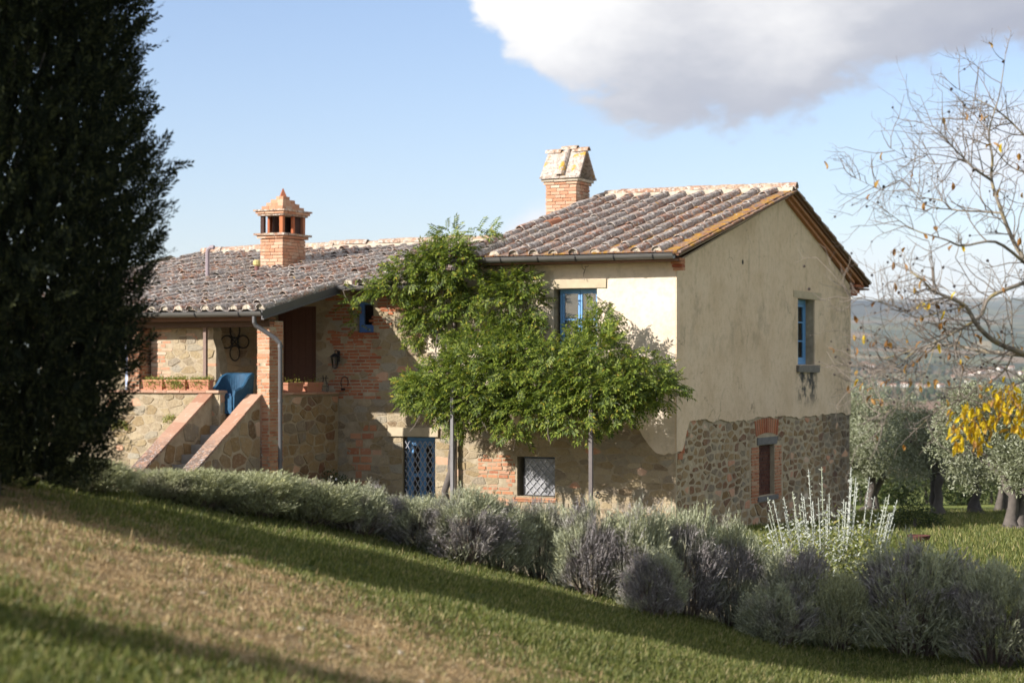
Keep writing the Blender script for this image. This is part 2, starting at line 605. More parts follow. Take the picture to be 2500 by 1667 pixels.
    M['fillet'] = finish(t, c, .95, t.noise(26.0, 5.0), .6, .012, spec=.1)

    M['gutter'] = simple_mat('gutter_metal', (.12, .113, .10), .42, .22, 5.0, .06, .003, .35, .5)
    M['pipe'] = simple_mat('downpipe_metal', (.095, .09, .085), .45, .2, 5.0, .06, .003, .3, .5)
    M['pipe_brown'] = simple_mat('brown_pipe', (.11, .085, .065), .5, .2, 6.0, .06, .003, .2, .4)
    M['steel_post'] = simple_mat('rusty_steel', (.115, .098, .086), .6, .25, 9.0, .15, .003, .2, .3)
    M['timber_grey'] = simple_mat('weathered_timber', (.19, .178, .168), .85, .25, 20.0, .4, .006)
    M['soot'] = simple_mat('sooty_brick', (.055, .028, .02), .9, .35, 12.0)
    M['timber_dark'] = simple_mat('dark_timber', (.085, .045, .022), .75, .3, 18.0, .4, .006)
    M['door_brown'] = simple_mat('brown_door_paint', (.10, .038, .017), .6, .25, 14.0, .25, .004)
    M['blue'] = simple_mat('blue_paint', (.13, .30, .52), .5, .12, 14.0, .12, .002, 0, .35)
    M['blue_dark'] = simple_mat('deep_blue_paint', (.075, .17, .42), .5, .12, 14.0, .12, .002, 0, .35)
    M['iron'] = simple_mat('wrought_iron', (.022, .021, .021), .6, .2, 20.0, .2, .003, .3, .3)
    M['grille'] = simple_mat('grey_steel_grille', (.50, .49, .50), .5, .1, 20.0, .1, .002, .3, .4)
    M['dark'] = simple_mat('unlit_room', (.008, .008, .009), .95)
    M['curtain'] = simple_mat('pale_curtain', (.72, .71, .69), .9, .1, 8.0)
    M['screen'] = simple_mat('fly_screen', (.27, .265, .255), .8, .12, 10.0)
    M['lintel'] = simple_mat('sandstone_lintel', (.44, .36, .235), .92, .2, 7.0, .6, .012)
    M['sill'] = simple_mat('weathered_sill_stone', (.17, .155, .13), .92, .5, 9.0, .7, .015)
    M['greystone'] = simple_mat('grey_lintel_stone', (.15, .145, .135), .92, .4, 9.0, .6, .012)
    M['step'] = simple_mat('stone_step', (.23, .21, .18), .92, .35, 7.0, .5, .012)
    M['terracotta'] = simple_mat('terracotta', (.42, .185, .105), .88, .25, 12.0, .25, .004)
    M['soil'] = simple_mat('potting_soil', (.05, .035, .022), .98, .3, 40.0, .6, .01)
    M['floor'] = simple_mat('porch_paving', (.25, .14, .09), .9, .25, 8.0)
    M['soffit'] = simple_mat('eaves_board', (.15, .075, .042), .85, .3, 12.0)
    M['rust'] = simple_mat('rusted_iron', (.085, .032, .022), .85, .35, 16.0, .4, .006)

    t = mat_new('coping_terracotta')
    r = t.rand()
    c = t.ramp(r, [(0, (.36, .20, .125)), (.5, (.42, .265, .175)), (1, (.32, .17, .105))])
    _, _, oz = t.sep(t.pos())
    worn = t.math('MULTIPLY', t.math('SUBTRACT', 1.0, t.step(oz, -1.75, -1.05)), t.step(t.noise(8.0, 6.0, .75), .36, .52))
    c = t.mix(t.math('MULTIPLY', t.step(t.noise(10.0, 5.0, .7), .54, .7), .45), c, (.56, .46, .35))
    c = t.mix(t.math('MULTIPLY', worn, .85), c, (.105, .08, .065))
    c = t.mix(t.math('MULTIPLY', t.math('MULTIPLY', worn, t.step(t.noise(24.0, 4.0), .56, .64)), .8), c, (.46, .44, .40))
    M['coping'] = finish(t, c, .9, t.noise(22.0, 5.0), .4, .008, spec=.15)

    t = mat_new('window_glass')
    gl = t.node('ShaderNodeBsdfGlossy'); gl.inputs['Roughness'].default_value = .05
    tp = t.node('ShaderNodeBsdfTransparent'); tp.inputs[0].default_value = (.80, .83, .84, 1)
    mx = t.node('ShaderNodeMixShader')
    fr = t.node('ShaderNodeFresnel'); fr.inputs[0].default_value = 1.6
    t.l.new(fr.outputs[0], mx.inputs[0]); t.l.new(tp.outputs[0], mx.inputs[1]); t.l.new(gl.outputs[0], mx.inputs[2])
    t.l.new(mx.outputs[0], t.node('ShaderNodeOutputMaterial').inputs[0])
    M['glass'] = t.m

    # woven blue armchair: ribs follow the weave
    t = mat_new('blue_wicker')
    o = t.node('ShaderNodeTexCoord').outputs['UV']
    M['wicker'] = finish(t, t.ramp(t.noise(16.0, 3.0), [(.3, (.011, .050, .096)), (.7, (.022, .085, .150))]), .6, t.noise(60.0, 2.0), .4, .004, spec=.3)

    # foliage
    M['wisteria'] = leaf_mat('wisteria_leaf', [(0, (.030, .052, .008)), (.3, (.080, .118, .014)), (.65, (.15, .195, .024)), (.96, (.25, .28, .042)), (1, (.33, .25, .03))], .5, .25, .28)
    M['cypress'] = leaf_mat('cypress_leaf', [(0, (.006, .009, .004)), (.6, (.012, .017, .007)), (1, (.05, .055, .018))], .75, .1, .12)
    M['lavender'] = leaf_mat('lavender_stem', [(0, (.18, .19, .11)), (.35, (.32, .33, .205)), (.7, (.46, .47, .32)), (1, (.37, .36, .17))], .8, .15, .2, (1.1, 1.1, .9),
                             1.7, [(0, (.12, .10, .095)), (.4, (.24, .21, .20)), (.75, (.40, .365, .345)), (1, (.20, .18, .13))], .46, .60)
    M['lavender_pale'] = leaf_mat('pale_lavender_stem', [(0, (.20, .21, .10)), (.35, (.33, .335, .18)), (.7, (.45, .455, .29)), (1, (.38, .365, .15))], .8, .15, .22, (1.1, 1.1, .9),
                             1.7, [(0, (.23, .20, .18)), (.5, (.35, .34, .23)), (1, (.28, .26, .16))], .56, .68)
    M['lav_wood'] = simple_mat('lavender_wood', (.13, .095, .07), .95, .35, 30.0)
    M['silver'] = leaf_mat('silver_leaf', [(0, (.40, .41, .34)), (.5, (.50, .51, .44)), (1, (.34, .36, .24))], .8, .15, .2, (1, 1, .9))
    M['yellowgreen'] = leaf_mat('yellow_green_leaf', [(0, (.10, .125, .028)), (.4, (.18, .20, .055)), (.8, (.27, .26, .075)), (.95, (.30, .31, .18)), (1, (.36, .26, .03))], .6, .3, .3)
    M['olive'] = leaf_mat('olive_leaf', [(0, (.14, .155, .075)), (.4, (.23, .245, .135)), (.8, (.32, .33, .21)), (1, (.43, .435, .33))], .5, .35, .2, (1.1, 1.1, .7))
    M['hedge'] = leaf_mat('hedge_leaf', [(0, (.02, .035, .01)), (.5, (.04, .06, .016)), (1, (.085, .095, .025))], .6, .25, .2)
    M['rose'] = leaf_mat('rose_leaf', [(0, (.02, .045, .012)), (.6, (.035, .07, .02)), (1, (.06, .10, .03))], .5, .3, .25)
    M['potleaf'] = leaf_mat('pot_plant_leaf', [(0, (.13, .17, .03)), (.5, (.22, .25, .055)), (.85, (.33, .32, .08)), (1, (.35, .20, .06))], .6, .3, .3)
    M['petal'] = simple_mat('white_petal', (.75, .74, .70), .7)
    M['bark'] = simple_mat('grey_bark', (.11, .092, .076), .95, .4, 9.0, .8, .02)
    t = mat_new('walnut_bark')
    c = t.ramp(t.noise(6.0, 4.0, .6), [(.35, (.15, .125, .10)), (.52, (.26, .22, .165)), (.66, (.34, .26, .10))])
    M['walnut'] = finish(t, c, .9, t.noise(40.0, 3.0), .4, .006, spec=.2)
    M['twig'] = simple_mat('walnut_twig', (.19, .155, .12), .9, .3, 30.0)
    M['husk'] = simple_mat('dry_husk', (.035, .026, .022), .9, .3, 30.0)
    M['leaf_yellow'] = leaf_mat('yellow_walnut_leaf', [(0, (.52, .36, .012)), (.45, (.70, .53, .02)), (.8, (.62, .40, .02)), (1, (.40, .22, .03))], .5, .3, .35, (1.2, 1.1, .6))
    M['leaf_brown'] = leaf_mat('brown_walnut_leaf', [(0, (.22, .105, .03)), (.5, (.36, .19, .05)), (1, (.45, .29, .06))], .6, .25, .3, (1.2, 1.0, .6))
    M['litter'] = leaf_mat('dry_litter', [(0, (.21, .13, .06)), (.4, (.36, .25, .12)), (.85, (.47, .35, .18)), (1, (.55, .44, .28))], .8, .2, .15, (1, 1, 1))
    M['grass'] = leaf_mat('grass_blade', [(0, (.055, .075, .017)), (.35, (.105, .126, .028)), (.65, (.165, .178, .044)), (.88, (.25, .235, .08)), (1, (.38, .30, .15))], .55, .3, .35, (1.2, 1.25, .7))
    M['wood_far'] = leaf_mat('distant_tree', [(0, (.022, .033, .014)), (.5, (.040, .052, .020)), (1, (.075, .075, .03))], .9, .1, .05)
    M['far_wall'] = simple_mat('distant_house_wall', (.66, .60, .50), .9, .1, .2)
    M['far_roof'] = simple_mat('distant_house_roof', (.36, .185, .115), .9, .2, .4)
    M['far_window'] = simple_mat('distant_house_window', (.05, .05, .055), .5)
    return M


M = make_mats()

# ------------------------------------------------------------------ terrain
def sstep(x, a, b):
    t = np.clip((np.asarray(x, float) - a) / (b - a), 0, 1)
    return t * t * (3 - 2 * t)


ROWX = np.array([-12, -6, -3.93, -2.52, -1.0, 1.0, 2.8, 3.7, 5.0, 9.0])
ROWY = np.array([12.5, 15.9, 17.1, 18.9, 19.8, 19.9, 20.6, 20.5, 19.7, 18.5])


def ground_z(x, y):
    x = np.asarray(x, float); y = np.asarray(y, float)
    yard = -2.95 - 0.05 * np.clip(y - 33, 0, None)
    yard = np.maximum(yard, -30 - 0 * y)
    xs = np.clip(x, -9, 20)
    bank = -2.06 - 0.27 * xs
    k = 0.12
    bank2 = np.maximum(bank, -2.95)
    bank = bank2 + k * np.exp(-np.abs(bank + 2.95) / k) * .5
    bank = bank + sstep(y, 7.5, 3.0) * sstep(x, -2, 1) * .35
    yr = np.interp(x, ROWX, ROWY)
    w = sstep(y, yr + .35, yr + 5.5)
    z = bank * (1 - w) + yard * w
    # valley floor and the rise beyond the town
    far = np.where(y > 3700, (y - 3700) * 0.055, 0) * sstep(y, 3600, 4300)
    far = far + 9 * np.sin(x * .0021 + y * .0016) * sstep(y, 2200, 3600)
    lump = 0.012 * np.sin(x * 3.1 + y * 1.7) + 0.014 * np.sin(x * 1.3 - y * 2.3)
    return z + far + lump * (y < 80)


def axis(lo, hi, dense_lo, dense_hi, step, grow):
    a = list(np.arange(dense_lo, dense_hi + 1e-6, step))
    s = step; v = a[0]
    left = []
    while v > lo:
        s *= grow; v -= s; left.append(max(v, lo))
    s = step; v = a[-1]
    right = []
    while v < hi:
        s *= grow; v += s; right.append(min(v, hi))
    return np.array(left[::-1] + a + right)


def grid_mesh(xs, ys, zf):
    X, Y = np.meshgrid(xs, ys)
    Z = zf(X, Y)
    V = np.stack([X.ravel(), Y.ravel(), Z.ravel()], 1)
    nx, ny = len(xs), len(ys)
    i = np.arange(nx - 1)[None, :] + np.arange(ny - 1)[:, None] * nx
    i = i.ravel()
    F = np.stack([i, i + 1, i + nx + 1, i + nx], 1)
    return V, F


def dirt_mask(x, y):
    """bare brown patch in the lawn, 0..1 (same shape as in the ground material)"""
    u = ((x + 2.55) * .96 - (y - 13.7) * -.28) / 3.0
    v = ((x + 2.55) * .30 + (y - 13.7) * .95) / 2.2
    return np.clip(1.35 - np.sqrt(u * u + v * v), 0, 1)


def ground_mat():
    t = mat_new('ground')
    p = t.pos()
    x, y, z = t.sep(p)
    n = t.noise(1.2, 6.0, .65)
    n2 = t.noise(9.0, 5.0, .65)
    g = t.ramp(n2, [(.25, (.042, .058, .016)), (.5, (.072, .092, .024)), (.75, (.115, .125, .036))])
    g = t.mix(t.math('MULTIPLY', t.step(n, .48, .7), .55), g, (.155, .125, .055))
    dx = t.math('ADD', x, 2.55); dy = t.math('SUBTRACT', y, 13.7)
    u = t.math('DIVIDE', t.math('ADD', t.math('MULTIPLY', dx, .96), t.math('MULTIPLY', dy, .28)), 3.0)
    v = t.math('DIVIDE', t.math('ADD', t.math('MULTIPLY', dx, .30), t.math('MULTIPLY', dy, .95)), 2.2)
    r = t.math('SQRT', t.math('ADD', t.math('POWER', u, 2.0), t.math('POWER', v, 2.0)))
    r = t.math('ADD', r, t.math('MULTIPLY', t.math('SUBTRACT', t.noise(1.6, 6.0, .7), .5), 1.6))
    dirt = t.math('SUBTRACT', 1.0, t.step(r, .40, 1.45))
    d = t.ramp(t.noise(14.0, 6.0, .7), [(.3, (.23, .145, .07)), (.5, (.39, .27, .135)), (.72, (.53, .40, .22))])
    c = t.mix(dirt, g, d)
    # bed under the lavender and the yard: pale earth
    yard = t.math('MULTIPLY', t.math('MULTIPLY', t.step(y, 20.5, 23.0), t.step(x, 4.6, 3.4)), t.math('SUBTRACT', 1.0, t.step(y, 38.0, 41.0)))
    c = t.mix(t.math('MULTIPLY', yard, .8), c, t.ramp(n2, [(.3, (.20, .15, .09)), (.7, (.36, .29, .19))]))
    # olive grove grass, brighter and yellower
    og = t.ramp(t.noise(.8, 6.0, .7), [(.3, (.10, .13, .03)), (.5, (.17, .195, .046)), (.68, (.26, .24, .085))])
    c = t.mix(t.math('MAXIMUM', t.step(y, 40.0, 43.0), t.math('MULTIPLY', t.step(y, 20.5, 23.0), t.step(x, 3.6, 4.8))), c, og)
    # distant fields
    vo = t.node('ShaderNodeTexVoronoi', feature='F1')
    vo.inputs['Scale'].default_value = 1.0
    t.l.new(t.vmath('MULTIPLY', p, (.0042, .0022, 0.0)), vo.inputs['Vector'])
    fr = t.sep(vo.outputs['Color'])[0]
    fc = t.ramp(fr, [(0, (.06, .075, .03)), (.25, (.20, .14, .075)), (.45, (.115, .115, .045)), (.65, (.24, .19, .095)), (.82, (.08, .085, .035))], 'CONSTANT')
    br = t.math('MULTIPLY', t.step(y, 1100, 1150), t.math('SUBTRACT', 1.0, t.step(y, 1950, 2000)))
    fc = t.mix(br, fc, (.215, .135, .085))
    fc = t.mix(t.step(t.noise(.004, 5.0, .6), .5, .62), fc, (.045, .055, .028))
    c = t.mix(t.step(y, 250, 500), c, fc)
    near = t.math('SUBTRACT', 1.0, t.step(y, 60, 90))
    hgt = t.math('MULTIPLY', t.math('ADD', n2, t.noise(45.0, 4.0, .7)), near)
    return finish(t, c, .95, hgt, .9, .03, spec=.1)


def build_terrain():
    xs = axis(-5500, 5500, -12, 16, .35, 1.13)
    ys = axis(-120, 12400, 1, 48, .35, 1.10)
    V, F = grid_mesh(xs, ys, ground_z)
    new_ob('ground', mesh_np('ground', V, F, ground_mat(), True), kind='structure')

    def hill_mat(name, a, b, cc):
        t = mat_new(name)
        n = t.noise(.0022, 7.0, .65)
        n2 = t.noise(.012, 5.0, .65)
        c = t.ramp(n, [(.35, a), (.5, b), (.64, cc)])
        c = t.mix(t.math('MULTIPLY', t.step(n2, .5, .66), .6), c, a)
        return finish(t, c, 1.0, n2, .6, 20.0, spec=0)

    def hill(name, y0, y1, y2, hf, mat, nx=150, ny=36):
        xs = np.linspace(-5200, 5200, nx)
        ys = np.concatenate([np.linspace(y0, y1, ny), np.linspace(y1, y2, 12)[1:]])

        def zf(X, Y):
            top = hf(X)
            k = np.where(Y < y1, sstep(Y, y0, y1), 1 - .8 * sstep(Y, y1, y2))
            rel = np.zeros_like(X)
            for i in range(X.shape[0]):
                for j in range(X.shape[1]):
                    rel[i, j] = mnoise.fractal(Vector((X[i, j] * .0011, Y[i, j] * .0011, 3.7)), 1.0, 2.1, 5)
            return -45 + k * (top + 45) + rel * 34 * sstep(Y, y0, y0 + 600) * k
        V, F = grid_mesh(xs, ys, zf)
        new_ob(name, mesh_np(name, V, F, mat, True), kind='structure')
    hill('hills', 6600, 9800, 11800, lambda x: 330 - .012 * (x - 1600) + 20 * np.sin(x * .0016 + .4) + 10 * np.sin(x * .0047),
         hill_mat('far_hill', (.026, .034, .026), (.05, .056, .036), (.11, .10, .06)))
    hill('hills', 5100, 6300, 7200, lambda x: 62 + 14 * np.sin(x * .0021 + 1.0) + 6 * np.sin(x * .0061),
         hill_mat('wooded_hill', (.014, .020, .017), (.022, .029, .020), (.045, .048, .03)))  # cloud shadow over the nearer hill is put into its dark colour


build_terrain()

# ------------------------------------------------------------------ farmhouse frame
ZO = 2.95                                     # ground below eye level at the house
TH = R_(-25.8)
HC = Vector((400 / 4861 * 40, 40.0, 0))
HEX = Vector((math.cos(TH), math.sin(TH), 0))
HEY = Vector((-math.sin(TH), math.cos(TH), 0))


def HW(x, y, zw):
    """house coordinates (x right along the front, y back along the gable, height from eye level) -> world"""
    return HC + HEX * x + HEY * y + Vector((0, 0, zw))


house = empty('farmhouse', (HC.x, HC.y, -ZO), TH, label='old stone and plaster farmhouse with lichened clay tile roofs and an arcaded stair porch', cat='farmhouse')


def hb(mb, name, mat, parent=None, smooth=False, center=True, **kw):
    """link a collected solid given in (x, y, eye height) as a part of the farmhouse"""
    mb.v = [(x, y, z + ZO) for x, y, z in mb.v]
    par = parent or house
    off = par.location if par is not house else Vector((0, 0, 0))
    V = np.array(mb.v)
    loc = (V.min(0) + V.max(0)) / 2 if center else np.zeros(3)
    me = mesh_np(name, V - loc, mb.f, mat, smooth)
    return new_ob(name, me, par, Vector(loc) - off, **kw)


def PF(y0):
    return lambda a, b, d: (a, y0 - d, b)          # front-facing plane, d outwards


def PG(x0):
    return lambda a, b, d: (x0 + d, a, b)          # right-facing plane (a = y)


def wall(P, a0, a1, b0, b1, holes, depth=.42, top=None):
    """wall face with openings and their reveals; top = list of extra polygon points (gable)"""
    mb = MB()
    aa = sorted({a0, a1, *[h[0] for h in holes], *[h[1] for h in holes]})
    bb = sorted({b0, b1, *[h[2] for h in holes], *[h[3] for h in holes]})
    for i in range(len(aa) - 1):
        for j in range(len(bb) - 1):
            ca, cb = (aa[i] + aa[i + 1]) / 2, (bb[j] + bb[j + 1]) / 2
            if any(h[0] < ca < h[1] and h[2] < cb < h[3] for h in holes):
                continue
            mb.add([P(aa[i], bb[j], 0), P(aa[i + 1], bb[j], 0), P(aa[i + 1], bb[j + 1], 0), P(aa[i], bb[j + 1], 0)], [(0, 1, 2, 3)])
    for h in holes:
        c = [(h[0], h[2]), (h[1], h[2]), (h[1], h[3]), (h[0], h[3])]
        for k in range(4):
            p, q = c[k], c[(k + 1) % 4]
            mb.add([P(*p, 0), P(*q, 0), P(*q, -depth), P(*p, -depth)], [(0, 1, 2, 3)])
    if top:
        mb.add([P(a, b, 0) for a, b in top], [tuple(range(len(top)))])
    return mb


def sheet(P, a0, a1, step, lo, hi, holes, d):
    """rendered coat standing d proud of a wall, with an uneven lower edge"""
    mb = MB()
    aa = sorted({*np.round(np.arange(a0, a1, step), 4), a1, *[h[0] for h in holes], *[h[1] for h in holes]})
    aa = [a for a in aa if a0 - 1e-6 <= a <= a1 + 1e-6]
    for p, q in zip(aa[:-1], aa[1:]):
        m = (p + q) / 2
        segs = [((lo(p), lo(q)), (hi(p), hi(q)))]
        for h in holes:
            if h[0] < m < h[1]:
                ns = []
                for L, H in segs:
                    if L[0] < h[2] < H[0]:
                        ns.append((L, (h[2], h[2])))
                    if L[0] < h[3] < H[0]:
                        ns.append(((h[3], h[3]), H))
                    if h[2] <= L[0] and h[3] >= H[0]:
                        pass
                    elif not (L[0] < h[2] < H[0] or L[0] < h[3] < H[0]):
                        ns.append((L, H))
                segs = ns
        for L, H in segs:
            mb.add([P(p, L[0], d), P(q, L[1], d), P(q, H[1], d), P(p, H[0], d)], [(0, 1, 2, 3)])
            mb.add([P(p, L[0], -.01), P(q, L[1], -.01), P(q, L[1], d), P(p, L[0], d)], [(0, 1, 2, 3)])
            mb.add([P(p, H[0], -.01), P(q, H[1], -.01), P(q, H[1], d), P(p, H[0], d)], [(0, 1, 2, 3)])
    for a in (a0, a1):
        mb.add([P(a, lo(a), -.01), P(a, hi(a), -.01), P(a, hi(a), d), P(a, lo(a), d)], [(0, 1, 2, 3)])
    for h in holes:
        for a in (h[0], h[1]):
            if lo(a) < h[3]:
                b0 = max(lo(a), h[2])
                mb.add([P(a, b0, -.01), P(a, h[3], -.01), P(a, h[3], d), P(a, b0, d)], [(0, 1, 2, 3)])
    return mb


# masonry units are collected first, then the largest become objects of their own
UNITS = {'stone': [], 'brick': []}


def clip(poly, nx, ny, c):
    """keep the side nx*x+ny*y <= c of a convex polygon"""
    out = []
    for i in range(len(poly)):
        p, q = poly[i], poly[(i + 1) % len(poly)]
        dp, dq = nx * p[0] + ny * p[1] - c, nx * q[0] + ny * q[1] - c
        if dp <= 0:
            out.append(p)
        if (dp < 0 < dq) or (dq < 0 < dp):
            k = dp / (dp - dq)
            out.append((p[0] + (q[0] - p[0]) * k, p[1] + (q[1] - p[1]) * k))
    return out


def rubble(P, parent, mat, a0, a1, b0, b1, sa, sb, holes=(), keep=None, gap=.022, proud=(.006, .03), weight=1.0, seed=1):
    """irregular stones: jittered rows of cells, each shrunk inside its joints and rounded"""
    rs = random.Random(seed)
    S = []
    b = b0; row = 0
    while b < b1:
        hrow = sb * rs.uniform(.65, 1.35)
        a = a0 - sa * rs.random()
        while a < a1 + sa * .5:
            w = sa * rs.choice([.45, .6, .8, 1, 1.15, 1.5, 1.8])
            S.append((a + w / 2 + rs.uniform(-.1, .1) * sa, b + hrow / 2 + rs.uniform(-.36, .36) * sb))
            a += w
        b += hrow; row += 1
    S = [s for s in S if not any(h[0] - .02 < s[0] < h[1] + .02 and h[2] - .02 < s[1] < h[3] + .02 for h in holes)]
    A = np.array(S)
    for i, (cx, cy) in enumerate(S):
        if not (a0 < cx < a1 and b0 < cy < b1):
            continue
        if keep and not keep(cx, cy):
            continue
        d = ((A[:, 0] - cx) / sa) ** 2 + ((A[:, 1] - cy) / sb) ** 2
        poly = [(max(a0, cx - 2 * sa), max(b0, cy - 2 * sb)), (min(a1, cx + 2 * sa), max(b0, cy - 2 * sb)),
                (min(a1, cx + 2 * sa), min(b1, cy + 2 * sb)), (max(a0, cx - 2 * sa), min(b1, cy + 2 * sb))]
        for j in np.argsort(d)[1:15]:
            ox, oy = S[j]
            # anisotropic bisector keeps the stones lying on their beds
            nx, ny = (ox - cx) / sa ** 2, (oy - cy) / sb ** 2
            c = nx * (ox + cx) / 2 + ny * (oy + cy) / 2
            poly = clip(poly, nx, ny, c)
            if len(poly) < 3:
                break
        for h in holes:
            if len(poly) < 3:
                break
            opts = [(h[0] - cx, (1, 0, h[0])), (cx - h[1], (-1, 0, -h[1])), (h[2] - cy, (0, 1, h[2])), (cy - h[3], (0, -1, -h[3]))]
            m, pl = max(opts)
            if m > 0:
                poly = clip(poly, *pl)
        if len(poly) < 3:
            continue
        gx = sum(p[0] for p in poly) / len(poly); gy = sum(p[1] for p in poly) / len(poly)
        pts = []
        n = len(poly)
        for k in range(n):                                   # round the corners once
            p, q = poly[k], poly[(k + 1) % n]
            for f in (.13, .87):
                pts.append((p[0] + (q[0] - p[0]) * f, p[1] + (q[1] - p[1]) * f))
        g = gap * rs.uniform(.7, 2.0)
        out = []
        for px, py in pts:
            dx, dy = px - gx, py - gy
            L = math.hypot(dx, dy)
            k = max(.25, 1 - g / max(L, 1e-4)) * rs.uniform(.94, 1.02)
            out.append((gx + dx * k, gy + dy * k))
        if len(out) > 12:
            out = out[::2]
        area = 0
        for k in range(len(out)):
            p, q = out[k], out[(k + 1) % len(out)]
            area += p[0] * q[1] - p[1] * q[0]
        area = abs(area) / 2
        if area < .0035:
            continue
        h = rs.uniform(*proud)
        tx, ty = rs.uniform(-.05, .05), rs.uniform(-.05, .05)
        n = len(out)
        V = [P(x, y, -.015) for x, y in out]
        V += [P(gx + (x - gx) * .97, gy + (y - gy) * .97, h * .7) for x, y in out]
        V += [P(gx + (x - gx) * .92, gy + (y - gy) * .92, h + tx * (x - gx) + ty * (y - gy)) for x, y in out]
        F = []
        for r in (0, 1):
            for k in range(n):
                k2 = (k + 1) % n
                F.append((r * n + k, r * n + k2, (r + 1) * n + k2, (r + 1) * n + k))
        F.append(tuple(2 * n + k for k in range(n)))
        UNITS['stone'].append((area * weight, V, F, parent, M['brick_pale'] if rs.random() < .05 and area < .06 else mat))


def brickwork(P, parent, mat, a0, a1, b0, b1, bw=.25, bh=.062, gap=.014, proud=(.004, .014), weight=1.0, seed=1, holes=(), keep=None, depth=.02, kind='brick', vertical=False):
    rs = random.Random(seed)
    b = b0; row = 0
    while b + bh * .6 < b1:
        a = a0 - (bw * .5 if row % 2 else 0) + rs.uniform(-.03, .03)
        hh = min(bh * rs.uniform(.88, 1.1), b1 - b)
        while a < a1:
            w = bw * rs.uniform(.82, 1.1)
            if rs.random() < .25:
                w *= .55
            x0, x1 = max(a, a0), min(a + w, a1)
            cx, cy = (x0 + x1) / 2, b + hh / 2
            ok = x1 - x0 > .05 and not any(h[0] < cx < h[1] and h[2] < cy < h[3] for h in holes) and (keep is None or keep(cx, cy))
            if ok:
                j = lambda: rs.uniform(-.0035, .0035)
                d = rs.uniform(*proud)
                V = [P(x0 + j(), b + j(), -depth), P(x1 - gap + j(), b + j(), -depth), P(x1 - gap + j(), b + hh - gap + j(), -depth), P(x0 + j(), b + hh - gap + j(), -depth)]
                e = .004
                V += [P(x0 + e + j(), b + e + j(), d + j()), P(x1 - gap - e + j(), b + e + j(), d + j()), P(x1 - gap - e + j(), b + hh - gap - e + j(), d + j()), P(x0 + e + j(), b + hh - gap - e + j(), d + j())]
                F = [(4, 5, 6, 7), (0, 1, 5, 4), (1, 2, 6, 5), (2, 3, 7, 6), (3, 0, 4, 7)]
                UNITS[kind].append(((x1 - x0) * hh * weight, V, F, parent, mat))
            a += w
        b += bh; row += 1


def flush_units(limit=296):
    for kind, L in UNITS.items():
        L.sort(key=lambda u: -u[0])
        for w, V, F, parent, mat in L[:limit]:
            mb = MB().add(V, F)
            hb(mb, kind, mat, parent)
        rest = {}
        for w, V, F, parent, mat in L[limit:]:
            rest.setdefault((parent.name, mat.name), (parent, mat, MB()))[2].add(V, F)
        for parent, mat, mb in rest.values():
            hb(mb, 'small_stones' if kind == 'stone' else 'small_bricks', mat, parent, kind='stuff')


def ragged(f, amp, seed):
    return lambda a: f(a) + amp * mnoise.fractal(Vector((a * 1.7, seed, 0)), 1.0, 2.0, 4) + amp * .4 * mnoise.noise(Vector((a * 11, seed, 1)))


ZB = -4.2                                         # walls reach below the ground

# openings: (a0, a1, b0, b1)
H_WIN = (-2.69, -1.71, .42, 1.69)
H_LOW = (-3.54, -2.67, -2.60, -1.78)
H_DOOR = (-6.26, -5.47, -3.30, -1.41)
H_SMALL = (-7.39, -6.98, .83, 1.50)
H_PDOOR = (-9.52, -8.43, -.92, 1.42)
H_GWIN = (7.92, 9.25, .15, 1.72)
H_VENT = (5.16, 6.24, -2.81, -1.67)
XL = -4.75                                        # left edge of the tall block's roof
XW = -16.0                                        # left end of the low wing


